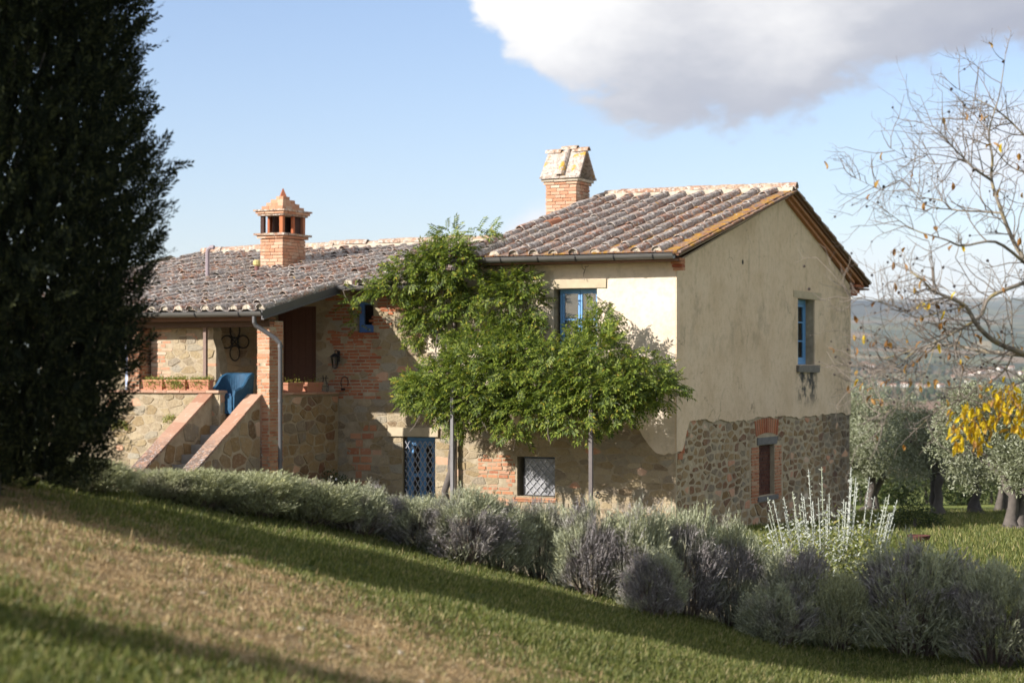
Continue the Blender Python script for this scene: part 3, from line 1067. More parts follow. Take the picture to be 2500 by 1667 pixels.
def build_walls():
    # tall block front
    def patchy(rects, seed, amp=.13):
        def f(a, b):
            q = amp * mnoise.noise(Vector((a * 3.1, b * 4.3, seed))) + amp * .6 * mnoise.noise(Vector((a * 8, b * 9, seed)))
            return any(r[0] + q < a < r[1] + q and r[2] + q < b < r[3] + q for r in rects) and mnoise.noise(Vector((a * 2.1, b * 3.7, seed + 5))) > -.30
        return f
    bq = patchy([(-4.38, -3.60, -2.60, -1.75), (-4.9, -4.5, -1.9, -1.5)], 2.0)
    w = hb(wall(PF(0), -5.0, 0, ZB, 2.28, [H_WIN, H_LOW]), 'front_wall', M['mortar'], center=False)
    lo = ragged(lambda a: -1.64 + .50 * float(sstep(-a, .35, .95)) + .03 * math.sin(a * 5), .085, 3.0)
    hb(sheet(PF(0), -4.95, .03, .04, lo, lambda a: 2.26, [H_WIN], .028), 'plaster_coat', M['stucco'], w, center=False)
    rubble(PF(0), w, M['stone'], -5.0, -.02, -3.2, -1.0, .32, .15, [H_LOW], lambda a, b: b < lo(a) - .04 and not bq(a, b), .008, (.002, .016), 1.0, 11)
    brickwork(PF(0), w, M['brick'], -4.45, -3.56, -2.75, -1.35, .26, .085, .020, (.002, .018), .8, 12, keep=bq)
    brickwork(PF(0), w, M['brick'], -3.62, -2.62, -2.72, -2.61, .42, .05, .01, (.03, .06), .9, 13)
    # gable
    yr, zr = 6.95, 4.02
    g = hb(wall(PG(0), 0, 12.35, ZB, 2.2, [H_GWIN, H_VENT], top=[(0, 2.2), (12.35, 2.2), (yr, zr)]), 'gable_wall', M['mortar_dark'], center=False)
    log = ragged(lambda a: -1.62 + .58 * float(sstep(a, .25, .75)) + .03 * math.sin(a * 1.3) - .004 * a, .055, 8.0)
    hi = lambda a: 2.2 + (zr - 2.2) * (a / yr if a < yr else (12.35 - a) / (12.35 - yr)) - .02
    pl = hb(sheet(PG(0), -.03, 12.36, .06, log, hi, [H_GWIN], .03), 'plaster_coat', M['stucco_gable'], g, center=False)
    box = (4.55, 6.85, -2.95, -1.62)
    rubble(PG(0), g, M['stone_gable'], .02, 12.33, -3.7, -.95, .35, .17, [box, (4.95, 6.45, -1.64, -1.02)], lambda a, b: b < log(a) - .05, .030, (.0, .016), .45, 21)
    # vent: brick jambs, grey lintel, fan of bricks on edge, sill
    for a0, a1 in ((4.62, 5.14), (6.26, 6.76)):
        brickwork(PG(0), g, M['brick'], a0, a1, -2.95, -1.68, .40, .070, .014, (.006, .022), .5, 23 + int(a0))
    for k in range(11):
        u = (k - 5) / 5
        a = 5.70 + u * .70
        tilt = u * .10
        z0, z1 = -1.40 - .07 * u * u, -1.06 - .05 * u * u
        V = [PG(0)(a - .055, z0, -.02), PG(0)(a + .05, z0, -.02), PG(0)(a + .05 + tilt, z1, -.02), PG(0)(a - .055 + tilt, z1, -.02),
             PG(0)(a - .05, z0 + .005, .014), PG(0)(a + .045, z0 + .005, .014), PG(0)(a + .045 + tilt, z1 - .005, .012), PG(0)(a - .05 + tilt, z1 - .005, .012)]
        UNITS['brick'].append((.02, V, [(4, 5, 6, 7), (0, 1, 5, 4), (1, 2, 6, 5), (2, 3, 7, 6), (3, 0, 4, 7)], g, M['brick_red']))
    hb(MB().box(-.2, .03, 5.02, 6.40, -1.655, -1.50, .008), 'stone_lintel', M['greystone'], g)
    hb(MB().box(-.3, .045, 5.02, 6.42, -2.93, -2.82, .01), 'stone_sill', M['greystone'], g)
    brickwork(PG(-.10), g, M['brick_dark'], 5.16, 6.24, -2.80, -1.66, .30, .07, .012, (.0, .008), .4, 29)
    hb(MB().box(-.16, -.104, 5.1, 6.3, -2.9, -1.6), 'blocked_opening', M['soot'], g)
    # gable window dressings
    hb(MB().box(-.25, .045, 7.57, 9.75, 1.735, 1.90, .006), 'stone_lintel', M['lintel'], g)
    hb(MB().box(-.3, .10, 7.80, 9.48, -.03, .135, .012), 'stone_sill', M['sill'], g)
    # putlog hole
    hb(MB().tube([(-.06, 3.97, 2.38), (.033, 3.97, 2.38)], .055, 8), 'putlog_hole', M['dark'], g)
    # front window lintel
    hb(MB().box(-2.69, -1.50, -.055, .2, 1.70, 1.875, .006), 'stone_lintel', M['lintel'], w)
    # brick quoins showing through at the corner of the gable
    for a, b in ((.42, -1.32), (.22, -1.52), (.20, -1.66), (.10, -1.78)):
        mb = MB().box(-.02, .024, a, a + .22, b, b + .12, .006)
        UNITS['brick'].append((.03, mb.v, mb.f, g, M['brick_red']))
    # back and inner walls close the house
    hb(MB().box(-5.0, 0, 12.33, 12.36, ZB, 2.15), 'back_wall', M['mortar_dark'])
    hb(MB().add([(-5.0, 0, ZB), (-5.0, 12.35, ZB), (-5.0, 12.35, 2.2), (-5.0, 6.95, 3.98), (-5.0, 0, 2.2)], [(0, 1, 2, 3, 4)]), 'side_wall', M['stucco'])

    # low wing front
    holes = [H_DOOR, H_SMALL, H_PDOOR]
    v = hb(wall(PF(0), XW, -5.0, ZB, 1.92, holes), 'wing_wall', M['mortar'], center=False)
    bp = [(-8.05, -6.85, -.62, .80), (-8.1, -7.40, .80, 1.62), (-6.97, -6.45, .90, 1.62), (-7.55, -6.95, -2.8, -1.2), (-9.95, -9.55, -.9, 1.5)]
    rub = holes + [(-6.62, -5.40, -1.40, -1.20)]
    bw = patchy(bp, 9.0)
    rubble(PF(0), v, M['stone'], -11.0, -5.02, -3.2, 1.90, .29, .155, rub, lambda a, b: not bw(a, b), .008, (.002, .018), 1.0, 31)
    for i, q in enumerate(bp):
        if i == 3:
            brickwork(PF(0), v, M['brick'], q[0] - .2, q[1] + .2, q[2] - .2, q[3] + .2, .34, .17, .03, (.004, .02), .9, 40 + i, keep=bw, holes=holes)
        else:
            brickwork(PF(0), v, M['brick_red' if i < 3 else 'brick'], q[0] - .2, q[1] + .2, q[2] - .2, q[3] + .2, .28, .072, .018, (.0, .016), .9 if i < 3 else .5, 40 + i, keep=bw, holes=holes)
    hb(MB().box(-6.60, -5.38, -.07, .3, -1.405, -1.215, .012), 'stone_lintel', M['lintel'], v)
    hb(MB().box(-7.5, -6.9, -.06, .1, .775, .825, .006), 'brick_sill', M['brick_red'], v)
    # plaster remains beside the tall block
    lo2 = ragged(lambda a: .15 + .5 * abs(a + 5.3), .12, 5.5)
    hb(sheet(PF(0), -5.75, -4.96, .05, lo2, lambda a: 1.9, [], .024), 'plaster_coat', M['stucco'], v, center=False)
    hb(MB().box(XW, -5.0, 9.95, 10.0, ZB, 1.9), 'back_wall', M['mortar_dark'])
    hb(MB().add([(XW, 0, ZB), (XW, 10, ZB), (XW, 10, 1.9), (XW, 5.2, 3.0), (XW, 0, 1.9)], [(0, 1, 2, 3, 4)]), 'side_wall', M['mortar'])


build_walls()


# ------------------------------------------------------------------ windows and doors of the house
def casement(x0, x1, z0, z1, y, fw, mat, paned, name='window', curtain=True, parent=None):
    """two-leaf window in a front wall: frame, sashes, panes and a curtain behind"""
    mb = MB()
    mb.box(x0, x0 + fw, y, y + .06, z0, z1); mb.box(x1 - fw, x1, y, y + .06, z0, z1)
    mb.box(x0 + fw, x1 - fw, y, y + .06, z1 - fw, z1); mb.box(x0 + fw, x1 - fw, y, y + .06, z0, z0 + fw)
    f = hb(mb, name, mat, center=True)
    xm = (x0 + x1) / 2
    for a, b in ((x0 + fw, xm - .006), (xm + .006, x1 - fw)):
        s = MB(); sw = fw * .8; yy = y + .012
        s.box(a + .004, a + sw, yy, yy + .05, z0 + fw, z1 - fw - .004); s.box(b - sw, b, yy, yy + .05, z0 + fw, z1 - fw - .004)
        s.box(a + sw, b - sw, yy, yy + .05, z1 - fw - sw, z1 - fw - .004); s.box(a + sw, b - sw, yy, yy + .05, z0 + fw, z0 + fw + sw)
        for k in range(1, paned):
            zz = z0 + (z1 - z0) * k / paned
            s.box(a + sw, b - sw, yy + .006, yy + .04, zz - .014, zz + .014)
        hb(s, 'sash', mat, f)
        hb(MB().box(a + sw, b - sw, yy + .022, yy + .028, z0 + fw, z1 - fw), 'pane', M['glass'], f)
    if curtain:
        hb(MB().box(x0 + fw, x1 - fw, y + .065, y + .075, z0 + fw, z1 - fw), 'curtain', M['curtain'], f)
    return f


def build_openings():
    # upper front window
    w = casement(-2.62, -1.73, .44, 1.685, .16, .05, M['blue'], 2)
    hb(MB().tube([(-2.165, .12, .98), (-2.165, .12, 1.10)], .012, 6), 'window_bolt', M['blue'], w)
    # gable window, seen steeply: frame against the far jamb
    mb = MB()
    x = -.25
    mb.box(x, x + .06, 7.94, 8.03, .16, 1.715); mb.box(x, x + .06, 9.13, 9.22, .16, 1.715)
    mb.box(x, x + .06, 8.03, 9.13, 1.62, 1.715); mb.box(x, x + .06, 8.03, 9.13, .16, .25)
    f = hb(mb, 'window', M['blue'])
    for a, b in ((8.035, 8.57), (8.585, 9.125)):
        s = MB()
        s.box(x + .01, x + .05, a, a + .07, .255, 1.615); s.box(x + .01, x + .05, b - .07, b, .255, 1.615)
        s.box(x + .01, x + .05, a + .07, b - .07, 1.545, 1.615); s.box(x + .01, x + .05, a + .07, b - .07, .255, .325)
        for zz in (.72, 1.17):
            s.box(x + .015, x + .045, a + .07, b - .07, zz - .014, zz + .014)
        hb(s, 'sash', M['blue'], f)
        hb(MB().box(x + .022, x + .03, a + .07, b - .07, .3, 1.6), 'pane', M['glass'], f)
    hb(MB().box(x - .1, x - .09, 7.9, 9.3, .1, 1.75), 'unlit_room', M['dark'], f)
    # low window: stone reveal, blue frame, fly screen and a lattice before it
    f = casement(-3.50, -2.70, -2.58, -1.80, .30, .05, M['blue'], 2, curtain=False)
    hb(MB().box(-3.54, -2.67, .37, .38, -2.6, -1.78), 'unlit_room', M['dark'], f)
    mb = MB()
    for s in (1, -1):
        for k in range(-4, 9):
            c = -3.36 + k * .165
            pts = []
            za, zb = -2.56, -1.84
            xa, xb = c, c + s * (zb - za) * .92
            # clip the slanting lath to the opening
            lo_, hi_ = -3.37, -2.69
            tt = sorted([(lo_ - xa) / (xb - xa), (hi_ - xa) / (xb - xa)])
            t0, t1 = max(0, tt[0]), min(1, tt[1])
            if t1 - t0 > .05:
                mb.bar((xa + (xb - xa) * t0, .045 + .004 * s, za + (zb - za) * t0), (xa + (xb - xa) * t1, .045 + .004 * s, za + (zb - za) * t1), .034, .006)
    lat = hb(mb, 'window_lattice', M['grille'])
    hb(MB().box(-3.38, -2.685, .058, .064, -2.575, -1.815), 'fly_screen', M['screen'], lat)
    fr = MB()
    fr.box(-3.40, -3.38, .04, .07, -2.59, -1.80); fr.box(-2.685, -2.668, .04, .07, -2.59, -1.80); fr.box(-3.38, -2.685, .04, .07, -1.815, -1.797); fr.box(-3.38, -2.685, .04, .07, -2.59, -2.575)
    hb(fr, 'screen_frame', M['iron'], lat)
    # lower door: blue glazed leaves behind a folding lattice gate
    d = MB()
    d.box(-6.24, -6.17, .17, .23, -3.3, -1.42); d.box(-5.56, -5.49, .17, .23, -3.3, -1.42); d.box(-6.17, -5.56, .17, .23, -1.50, -1.42)
    door = hb(d, 'door', M['blue'])
    for a, b in ((-6.165, -5.87), (-5.86, -5.565)):
        s = MB()
        s.box(a, a + .07, .18, .22, -3.3, -1.505); s.box(b - .07, b, .18, .22, -3.3, -1.505)
        for z0, z1 in ((-1.6, -1.505), (-2.27, -2.20), (-3.0, -2.92)):
            s.box(a + .07, b - .07, .18, .22, z0, z1)
        hb(s, 'door_leaf', M['blue'], door)
        hb(MB().box(a + .07, b - .07, .195, .203, -3.2, -1.6), 'pane', M['glass'], door)
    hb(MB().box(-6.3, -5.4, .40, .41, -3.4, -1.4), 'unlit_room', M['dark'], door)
    g = MB()
    x0, x1, zb, zt = -6.23, -5.50, -3.1, -1.50
    for s in (1, -1):
        for k in range(-9, 10):
            c = x0 + k * .122
            xa, xb = (c, c + (zt - zb) * .60) if s > 0 else (c + (zt - zb) * .60, c)
            tt = sorted([(x0 - xa) / (xb - xa), (x1 - xa) / (xb - xa)])
            t0, t1 = max(0, tt[0]), min(1, tt[1])
            if t1 - t0 > .04:
                g.bar((xa + (xb - xa) * t0, .07 + .006 * s, zb + (zt - zb) * t0), (xa + (xb - xa) * t1, .07 + .006 * s, zb + (zt - zb) * t1), .030, .008)
    gate = hb(g, 'folding_gate', M['grille'])
    rail = MB()
    rail.box(-6.245, -6.22, .055, .085, -3.3, -1.43); rail.box(-5.51, -5.485, .055, .085, -3.3, -1.43)
    hb(rail, 'gate_rail', M['iron'], gate)
    # small blue window with louvre board below
    mb = MB()
    mb.box(-7.385, -7.27, .10, .15, .84, 1.495); mb.box(-7.02, -6.985, .10, .15, .84, 1.495)
    mb.box(-7.27, -7.02, .10, .15, 1.44, 1.495); mb.box(-7.27, -7.02, .10, .15, .84, 1.0)
    f = hb(mb, 'window', M['blue_dark'])
    for k in range(3):
        hb(MB().box(-7.37, -7.0, .085, .105, .86 + k * .05, .892 + k * .05), 'slat', M['blue_dark'], f)
    hb(MB().box(-7.27, -7.02, .12, .13, 1.0, 1.44), 'pane', M['glass'], f)
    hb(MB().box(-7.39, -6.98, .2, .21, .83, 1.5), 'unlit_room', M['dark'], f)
    # boarded porch door
    d = MB().box(-9.52, -8.43, .20, .22, -.92, 1.42)
    door = hb(d, 'door', M['door_brown'])
    for k in range(6):
        x = -9.51 + k * .18
        hb(MB().box(x, x + .172, .165, .199, -.91, 1.41), 'plank', M['door_brown'], door)
    # far left porch window with pale blue shutters
    f = hb(MB().box(-11.6, -10.86, -2.62, -2.58, -.4, 1.15), 'window', simple_mat('pale_blue_window', (.36, .42, .56), .5))
    for k in range(4):
        hb(MB().box(-11.58, -10.87, -2.64, -2.621, -.36 + k * .45, -.30 + k * .45), 'glazing_bar', M['curtain'], f)
    # iron tether ring
    ring = MB()
    pts = [(-1.70 + .05 * math.cos(a), -.05, -2.53 + .05 * math.sin(a)) for a in np.linspace(0, 2 * math.pi, 15)]
    ring.tube(pts, .011, 6, False)
    ring.tube([(-1.70, .0, -2.475), (-1.70, -.06, -2.48)], .014, 6)
    hb(ring, 'tether_ring', M['iron'])


build_openings()

# ------------------------------------------------------------------ roofs
def coppo(L, r0, r1, th=.014, seg=6, warp=0.0, seed=0, arc=math.pi):
    """half-round cover tile: lower (wide) end at y=0, runs up to y=L"""
    rs = random.Random(seed)
    V = []
    for y, r in ((0, r0), (L * .5, (r0 + r1) / 2 * (1 + warp)), (L, r1)):
        for rr in (r, r - th):
            for k in range(seg + 1):
                a = (math.pi - arc) / 2 + arc * k / seg
                q = rs.uniform(-.003, .003)
                V.append((rr * math.cos(a) + q, y + rs.uniform(-.006, .006), rr * math.sin(a) * .92 + q))
    n = seg + 1
    F = []
    for s in range(2):
        o, i = s * 2 * n, s * 2 * n + n
        o2, i2 = o + 2 * n, i + 2 * n
        for k in range(seg):
            F.append((o + k, o + k + 1, o2 + k + 1, o2 + k))
            F.append((i + k + 1, i + k, i2 + k, i2 + k + 1))
        F.append((o, o2, i2, i)); F.append((o + seg, i + seg, i2 + seg, o2 + seg))
    for k in range(seg):
        F.append((k + 1, k, n + k, n + k + 1))
        e = 4 * n
        F.append((e + k, e + k + 1, e + n + k + 1, e + n + k))
    return np.array(V), F


def flat_tile(w0, w1, L, lip=.035, th=.022):
    mb = MB()
    def sec(y, w):
        return [(-w / 2, y, 0), (w / 2, y, 0), (w / 2, y, lip), (w / 2 - .025, y, lip), (w / 2 - .035, y, th), (-w / 2 + .035, y, th), (-w / 2 + .025, y, lip), (-w / 2, y, lip)]
    mb.prism(sec(0, w0), sec(L, w1))
    return np.array(mb.v), mb.f


def upslope(a):
    return Matrix.Rotation(a, 4, 'X')


class TileSet:
    """tiles are listed first; the ones that show largest become objects, the rest are joined"""
    def __init__(s):
        s.items = []

    def add(s, name, me, loc, rot, parent, weight, mat=None, **props):
        s.items.append((weight, name, me, loc, rot, parent, mat, props))

    def flush(s, limit):
        by = {}
        for it in s.items:
            by.setdefault(it[1], []).append(it)
        for name, L in by.items():
            L.sort(key=lambda t: -t[0])
            for w, nm, me, loc, rot, parent, mat, props in L[:limit]:
                o = bpy.data.objects.new(nm, me)
                o.location = Vector(loc) + Vector((0, 0, ZO)) - parent.location
                o.rotation_euler = rot
                link(o, parent)
                if mat is not None:
                    o.material_slots[0].link = 'OBJECT'
                    o.material_slots[0].material = mat
                for k, v in props.items():
                    o[k] = v
            rest = {}
            for it in L[limit:]:
                rest.setdefault(it[5].name, []).append(it)
            for items in rest.values():
                mb = MB()
                for w, nm, me, loc, rot, parent, mat, props in items:
                    m = Matrix.Translation(Vector(loc)) @ rot.to_matrix().to_4x4()
                    mb.add([m @ v.co for v in me.vertices], [tuple(p.vertices) for p in me.polygons])
                hb(mb, {'cover_tile': 'small_cover_tiles', 'flat_tile': 'small_flat_tiles', 'channel_tile': 'small_channel_tiles'}.get(name, 'small_tiles'),
                   items[0][2].materials[0], items[0][5], smooth=False, kind='stuff')


from mathutils import Euler
TILES = TileSet()
MAIN_S = .243                                       # rise per metre of the tall roof's front slope
MAIN_Y0, MAIN_Z0 = -.55, 2.335
WING_S = .207
WING_Y0, WING_Z0 = -3.46, 1.225


def zmain(y):
    return MAIN_Z0 + MAIN_S * (y - MAIN_Y0)


def zwing(y, x=-9.0):
    return WING_Z0 + WING_S * (y - WING_Y0) + .012 * (x + 9.0) * max(0.0, (y + .5) / 6) * .9


def build_roofs():
    rs = random.Random(5)
    # tall block: two slopes
    yr = 6.95
    zr = zmain(yr)
    x0, x1 = XL, .26
    mb = MB()
    th = .06
    mb.prism([(x0, MAIN_Y0 + .03, zmain(MAIN_Y0 + .03) - th), (x0, yr, zr - th), (x0, yr, zr), (x0, MAIN_Y0 + .03, zmain(MAIN_Y0 + .03))],
             [(x1, MAIN_Y0 + .03, zmain(MAIN_Y0 + .03) - th), (x1, yr, zr - th), (x1, yr, zr), (x1, MAIN_Y0 + .03, zmain(MAIN_Y0 + .03))])
    yb, zb = 13.25, 2.23
    mb.prism([(x0, yr, zr - th), (x0, yb, zb - th), (x0, yb, zb), (x0, yr, zr)], [(x1, yr, zr - th), (x1, yb, zb - th), (x1, yb, zb), (x1, yr, zr)])
    roof = hb(mb, 'roof', M['soffit'])
    a = math.atan(MAIN_S)
    cov = []
    for i in range(5):
        V, F = coppo(.80, .116, .101, .016, 7, rs.uniform(-.05, .05), i)
        cov.append(mesh_np('cover_tile', V, F, M['cover_tile'], False))
    V, F = flat_tile(.44, .40, .74)
    flat = mesh_np('flat_tile', V, F, M['flat_tile'])
    expo = .62
    ncol = 11
    sp = (x1 - x0 - .06) / ncol
    rows = int((yr - .12 - MAIN_Y0) / (expo * math.cos(a))) + 1
    plug = coppo(.06, .116, .116, .115, 7, 0, 3)
    plug_me = mesh_np('mortar_plug', plug[0], plug[1], M['fillet'])
    for c in range(ncol + 1):
        xc = x0 + .05 + sp * (c + .5)                   # flat tile axis
        for r in range(rows):
            y = MAIN_Y0 - .02 + r * expo * math.cos(a)
            last = r == rows - 1
            if c < ncol:
                TILES.add('flat_tile', flat, (xc + rs.uniform(-.008, .008), y, zmain(y) + .028 + rs.uniform(0, .008)), Euler((a - .03, 0, rs.uniform(-.01, .01))), roof,
                          2.0 - .02 * r, None, lichen=(.60 if c >= ncol - 1 else .5 if (c >= ncol - 4 or r == 0) else .05))
            xr = x0 + .05 + sp * c
            if c == 0:
                xr += .06
            if c == ncol:
                continue
            if last and y > yr - .35:
                pass
            m = rs.choice(cov)
            q = (c, r)
            mat = M['new_tile'] if q == (1, 6) else None
            TILES.add('cover_tile', m, (xr + rs.uniform(-.014, .014), y + rs.uniform(-.05, .05), zmain(y) + .042 + rs.uniform(0, .02)),
                      Euler((a - .034 + rs.uniform(-.012, .012), rs.uniform(-.06, .06), rs.uniform(-.04, .04))), roof, 3.0 - .02 * r, mat)
        if 0 < c < ncol:
            xr = x0 + .05 + sp * c
            o = bpy.data.objects.new('mortar_plug', plug_me)
            o.location = Vector((xr, MAIN_Y0 + .0, zmain(MAIN_Y0) + .035 + ZO)) - roof.location
            link(o, roof)
    # back slope: edge tiles that show along the right rake
    ab = math.atan((zr - zb) / (yb - yr))
    for r in range(10):
        y = yb - r * .66 * math.cos(ab)
        for k, xx in enumerate((x1 - .04, x1 - .34, x1 - .78)):
            z = zb + (zr - zb) * (yb - y) / (yb - yr)
            TILES.add('cover_tile' if k else 'cover_tile', rs.choice(cov), (xx, y, z + .035), Euler((ab - .05, 0, math.pi + rs.uniform(-.03, .03))), roof, .5)
    # ridge: pale mortar bed and half-round tiles, with a slight sag
    V, F = coppo(.60, .125, .105, .018, 6, .03, 9)
    ridge = mesh_np('ridge_tile', V, F, M['ridge_tile'])
    L = x1 + .06 - (x0 + .42)
    n = 11
    zrid = lambda x: zr + .085 + .012 * (x0 - x) / 5 * 0 + .02
    mb = MB()
    mb.prism([(x0 + .3, yr - .22, zr - .02), (x0 + .3, yr + .22, zr - .06), (x0 + .3, yr + .11, zr + .12), (x0 + .3, yr - .11, zr + .12)],
             [(x1 + .0, yr - .22, zr - .02), (x1 + .0, yr + .22, zr - .06), (x1 + .0, yr + .11, zr + .12), (x1 + .0, yr - .11, zr + .12)])
    hb(mb, 'ridge_bed', M['fillet'], roof)
    for i in range(n):
        x = x0 + .42 + L * (i + 1) / n
        o = bpy.data.objects.new('ridge_tile', ridge)
        o.location = Vector((x, yr + rs.uniform(-.01, .01), zrid(x) + rs.uniform(-.006, .008) + ZO)) - roof.location
        o.rotation_euler = (rs.uniform(-.02, .02) + .035, rs.uniform(-.04, .04), math.pi / 2 + rs.uniform(-.02, .02))
        link(o, roof)
    # verge: slabs of terracotta on a mortar bed along the gable edge
    for sgn, (ya, yb_) in ((1, (MAIN_Y0, yr)), (-1, (yr, yb))):
        m = 12
        for i in range(m):
            p, q = ya + (yb_ - ya) * i / m, ya + (yb_ - ya) * (i + 1) / m - .015
            zf = (lambda y: zmain(y)) if sgn > 0 else (lambda y: zb + (zr - zb) * (yb - y) / (yb - yr))
            mb = MB()
            e = rs.uniform(.0, .03)
            mb.prism([(x1 - .12, p, zf(p) + .0), (x1 + .05 + e, p, zf(p) + .0), (x1 + .05 + e, p, zf(p) + .04), (x1 - .12, p, zf(p) + .045)],
                     [(x1 - .12, q, zf(q) + .0), (x1 + .05 + e, q, zf(q) + .0), (x1 + .05 + e, q, zf(q) + .03), (x1 - .12, q, zf(q) + .03)])
            o = hb(mb, 'verge_tile', M['flat_tile'], roof)
            o['lichen'] = .42 if sgn > 0 else .1
    mb = MB()
    for d0, d1, xo in ((-.075, -.004, .20), (-.135, -.075, .12)):
        mb.prism([(-.02, MAIN_Y0 + .45, zmain(MAIN_Y0 + .45) + d0), (xo, MAIN_Y0 + .45, zmain(MAIN_Y0 + .45) + d0), (xo, MAIN_Y0 + .45, zmain(MAIN_Y0 + .45) + d1), (-.02, MAIN_Y0 + .45, zmain(MAIN_Y0 + .45) + d1)],
                 [(-.02, yr, zr + d0), (xo, yr, zr + d0), (xo, yr, zr + d1), (-.02, yr, zr + d1)])
    hb(mb, 'verge_bed', M['stucco'], roof)
    mb = MB()
    mb.prism([(.005, yr, zr - .13), (.20, yr, zr - .13), (.20, yr, zr - .0), (.005, yr, zr - .0)], [(.005, 12.9, zb - .03), (.20, 12.9, zb - .03), (.20, 12.9, zb + .10), (.005, 12.9, zb + .10)])
    mb.prism([(.005, yr, zr - .21), (.12, yr, zr - .21), (.12, yr, zr - .13), (.005, yr, zr - .13)], [(.005, 12.4, zb - .0), (.12, 12.4, zb - .0), (.12, 12.4, zb + .08), (.005, 12.4, zb + .08)])
    hb(mb, 'verge_bed', M['brick'], roof)
    # brick corbels under the eaves corners, front and back
    for k in range(4):
        hb(MB().box(-.02, .20, -.10 - .07 * k, .0, 2.015 + .062 * k, 2.07 + .062 * k, .003), 'corbel_course', M['brick_red' if k % 2 else 'brick'], roof)
        hb(MB().box(-.6, .17 + .0, 12.36, 12.5 + .2 * k, 1.93 + .075 * k, 1.995 + .075 * k, .003), 'corbel_course', M['brick_red'], roof)
    hb(MB().box(-4.7, .24, 12.3, 13.35, 2.10, 2.14), 'eaves_board', M['soffit'], roof)
    hb(MB().box(-4.7, .19, -.52, -.0, 2.19, 2.23), 'eaves_board', M['soffit'], roof)
    # half-round gutter on brackets
    def half_gutter(pa, pb, r, name, mat, parent, end=True):
        mb = MB()
        n = 9
        pa = Vector(pa); pb = Vector(pb)
        d = (pb - pa).normalized()
        side = Vector((d.y, -d.x, 0)).normalized()
        for rr in (r, r - .008):
            for p in (pa, pb):
                for k in range(n):
                    an = math.pi * k / (n - 1)
                    mb.v.append(tuple(p + side * math.cos(an) * rr + Vector((0, 0, -math.sin(an) * rr))))
        for k in range(n - 1):
            mb.f.append((k, k + 1, n + k + 1, n + k))
            mb.f.append((2 * n + k + 1, 2 * n + k, 3 * n + k, 3 * n + k + 1))
        mb.f.append((0, n, 3 * n, 2 * n)); mb.f.append((n - 1, 2 * n + n - 1, 3 * n + n - 1, n + n - 1))
        for p in (pa, pb):
            o = len(mb.v)
            mb.v += [tuple(p + side * math.cos(math.pi * k / (n - 1)) * r + Vector((0, 0, -math.sin(math.pi * k / (n - 1)) * r))) for k in range(n)]
            mb.f.append(tuple(range(o, o + n)))
        # rolled lip
        mb.tube([pa + side * r + Vector((0, 0, .004)), pb + side * r + Vector((0, 0, .004))], .010, 6)
        return hb(mb, name, mat, parent, smooth=False)

    def brackets(pa, pb, r, n, parent):
        pa = Vector(pa); pb = Vector(pb)
        d = (pb - pa).normalized()
        side = Vector((d.y, -d.x, 0)).normalized()
        for i in range(n):
            p = pa.lerp(pb, (i + .5) / n)
            pts = [p + side * math.cos(an) * (r + .007) + Vector((0, 0, -math.sin(an) * (r + .007))) for an in np.linspace(-.15, math.pi * .95, 9)]
            mb = MB()
            for q, s in zip(pts[:-1], pts[1:]):
                mb.bar(q, s, .025, .008)
            hb(mb, 'gutter_bracket', M['iron'], parent)
    pa, pb = (-4.85, -.60, 2.32), (.19, -.60, 2.315)
    g = half_gutter(pa, pb, .095, 'gutter', M['gutter'], None)
    brackets(pa, pb, .095, 6, g)

    # low wing: one long slope reaching out over the porch
    wx0, wx1 = -15.0, -7.6
    yr2 = 5.15
    mb = MB()
    def slab(xa, xb, ya, yb_):
        mb.prism([(xa, ya, zwing(ya, xa) - .09), (xa, yb_, zwing(yb_, xa) - .09), (xa, yb_, zwing(yb_, xa) - .045), (xa, ya, zwing(ya, xa) - .045)],
                 [(xb, ya, zwing(ya, xb) - .09), (xb, yb_, zwing(yb_, xb) - .09), (xb, yb_, zwing(yb_, xb) - .045), (xb, ya, zwing(ya, xb) - .045)])
    slab(wx0, wx1, WING_Y0 + .03, -.5)
    slab(wx0, -4.76, -.5, yr2)
    mb.prism([(wx0, yr2, zwing(yr2, wx0) - .05), (wx0, 10.4, 1.7), (wx0, 10.4, 1.75), (wx0, yr2, zwing(yr2, wx0))],
             [(-4.76, yr2, zwing(yr2, -4.8) - .05), (-4.76, 10.4, 1.7), (-4.76, 10.4, 1.75), (-4.76, yr2, zwing(yr2, -4.8))])
    wroof = hb(mb, 'roof', M['soffit'])
    aw = math.atan(WING_S)
    cov2, chan = [], []
    for i in range(5):
        V, F = coppo(.64, .105, .086, .014, 6, rs.uniform(-.05, .05), 20 + i)
        cov2.append(mesh_np('cover_tile', V, F, M['cover_tile'], False))
    V, F = coppo(.62, .085, .105, .014, 5, 0, 40)
    V = V * np.array([1.25, 1, -.75])
    chan = mesh_np('channel_tile', V, F, M['cover_tile'], False)
    expo = .50
    sp2 = .335
    ncols = int((wx1 + .0 - wx0) / sp2)
    plug2 = coppo(.05, .104, .104, .103, 7, 0, 4)
    plug_me2 = mesh_np('mortar_plug', plug2[0], plug2[1], M['fillet'])
    xs = [-4.95 - sp2 * i for i in range(int((15.0 - 4.95) / sp2) + 1)]
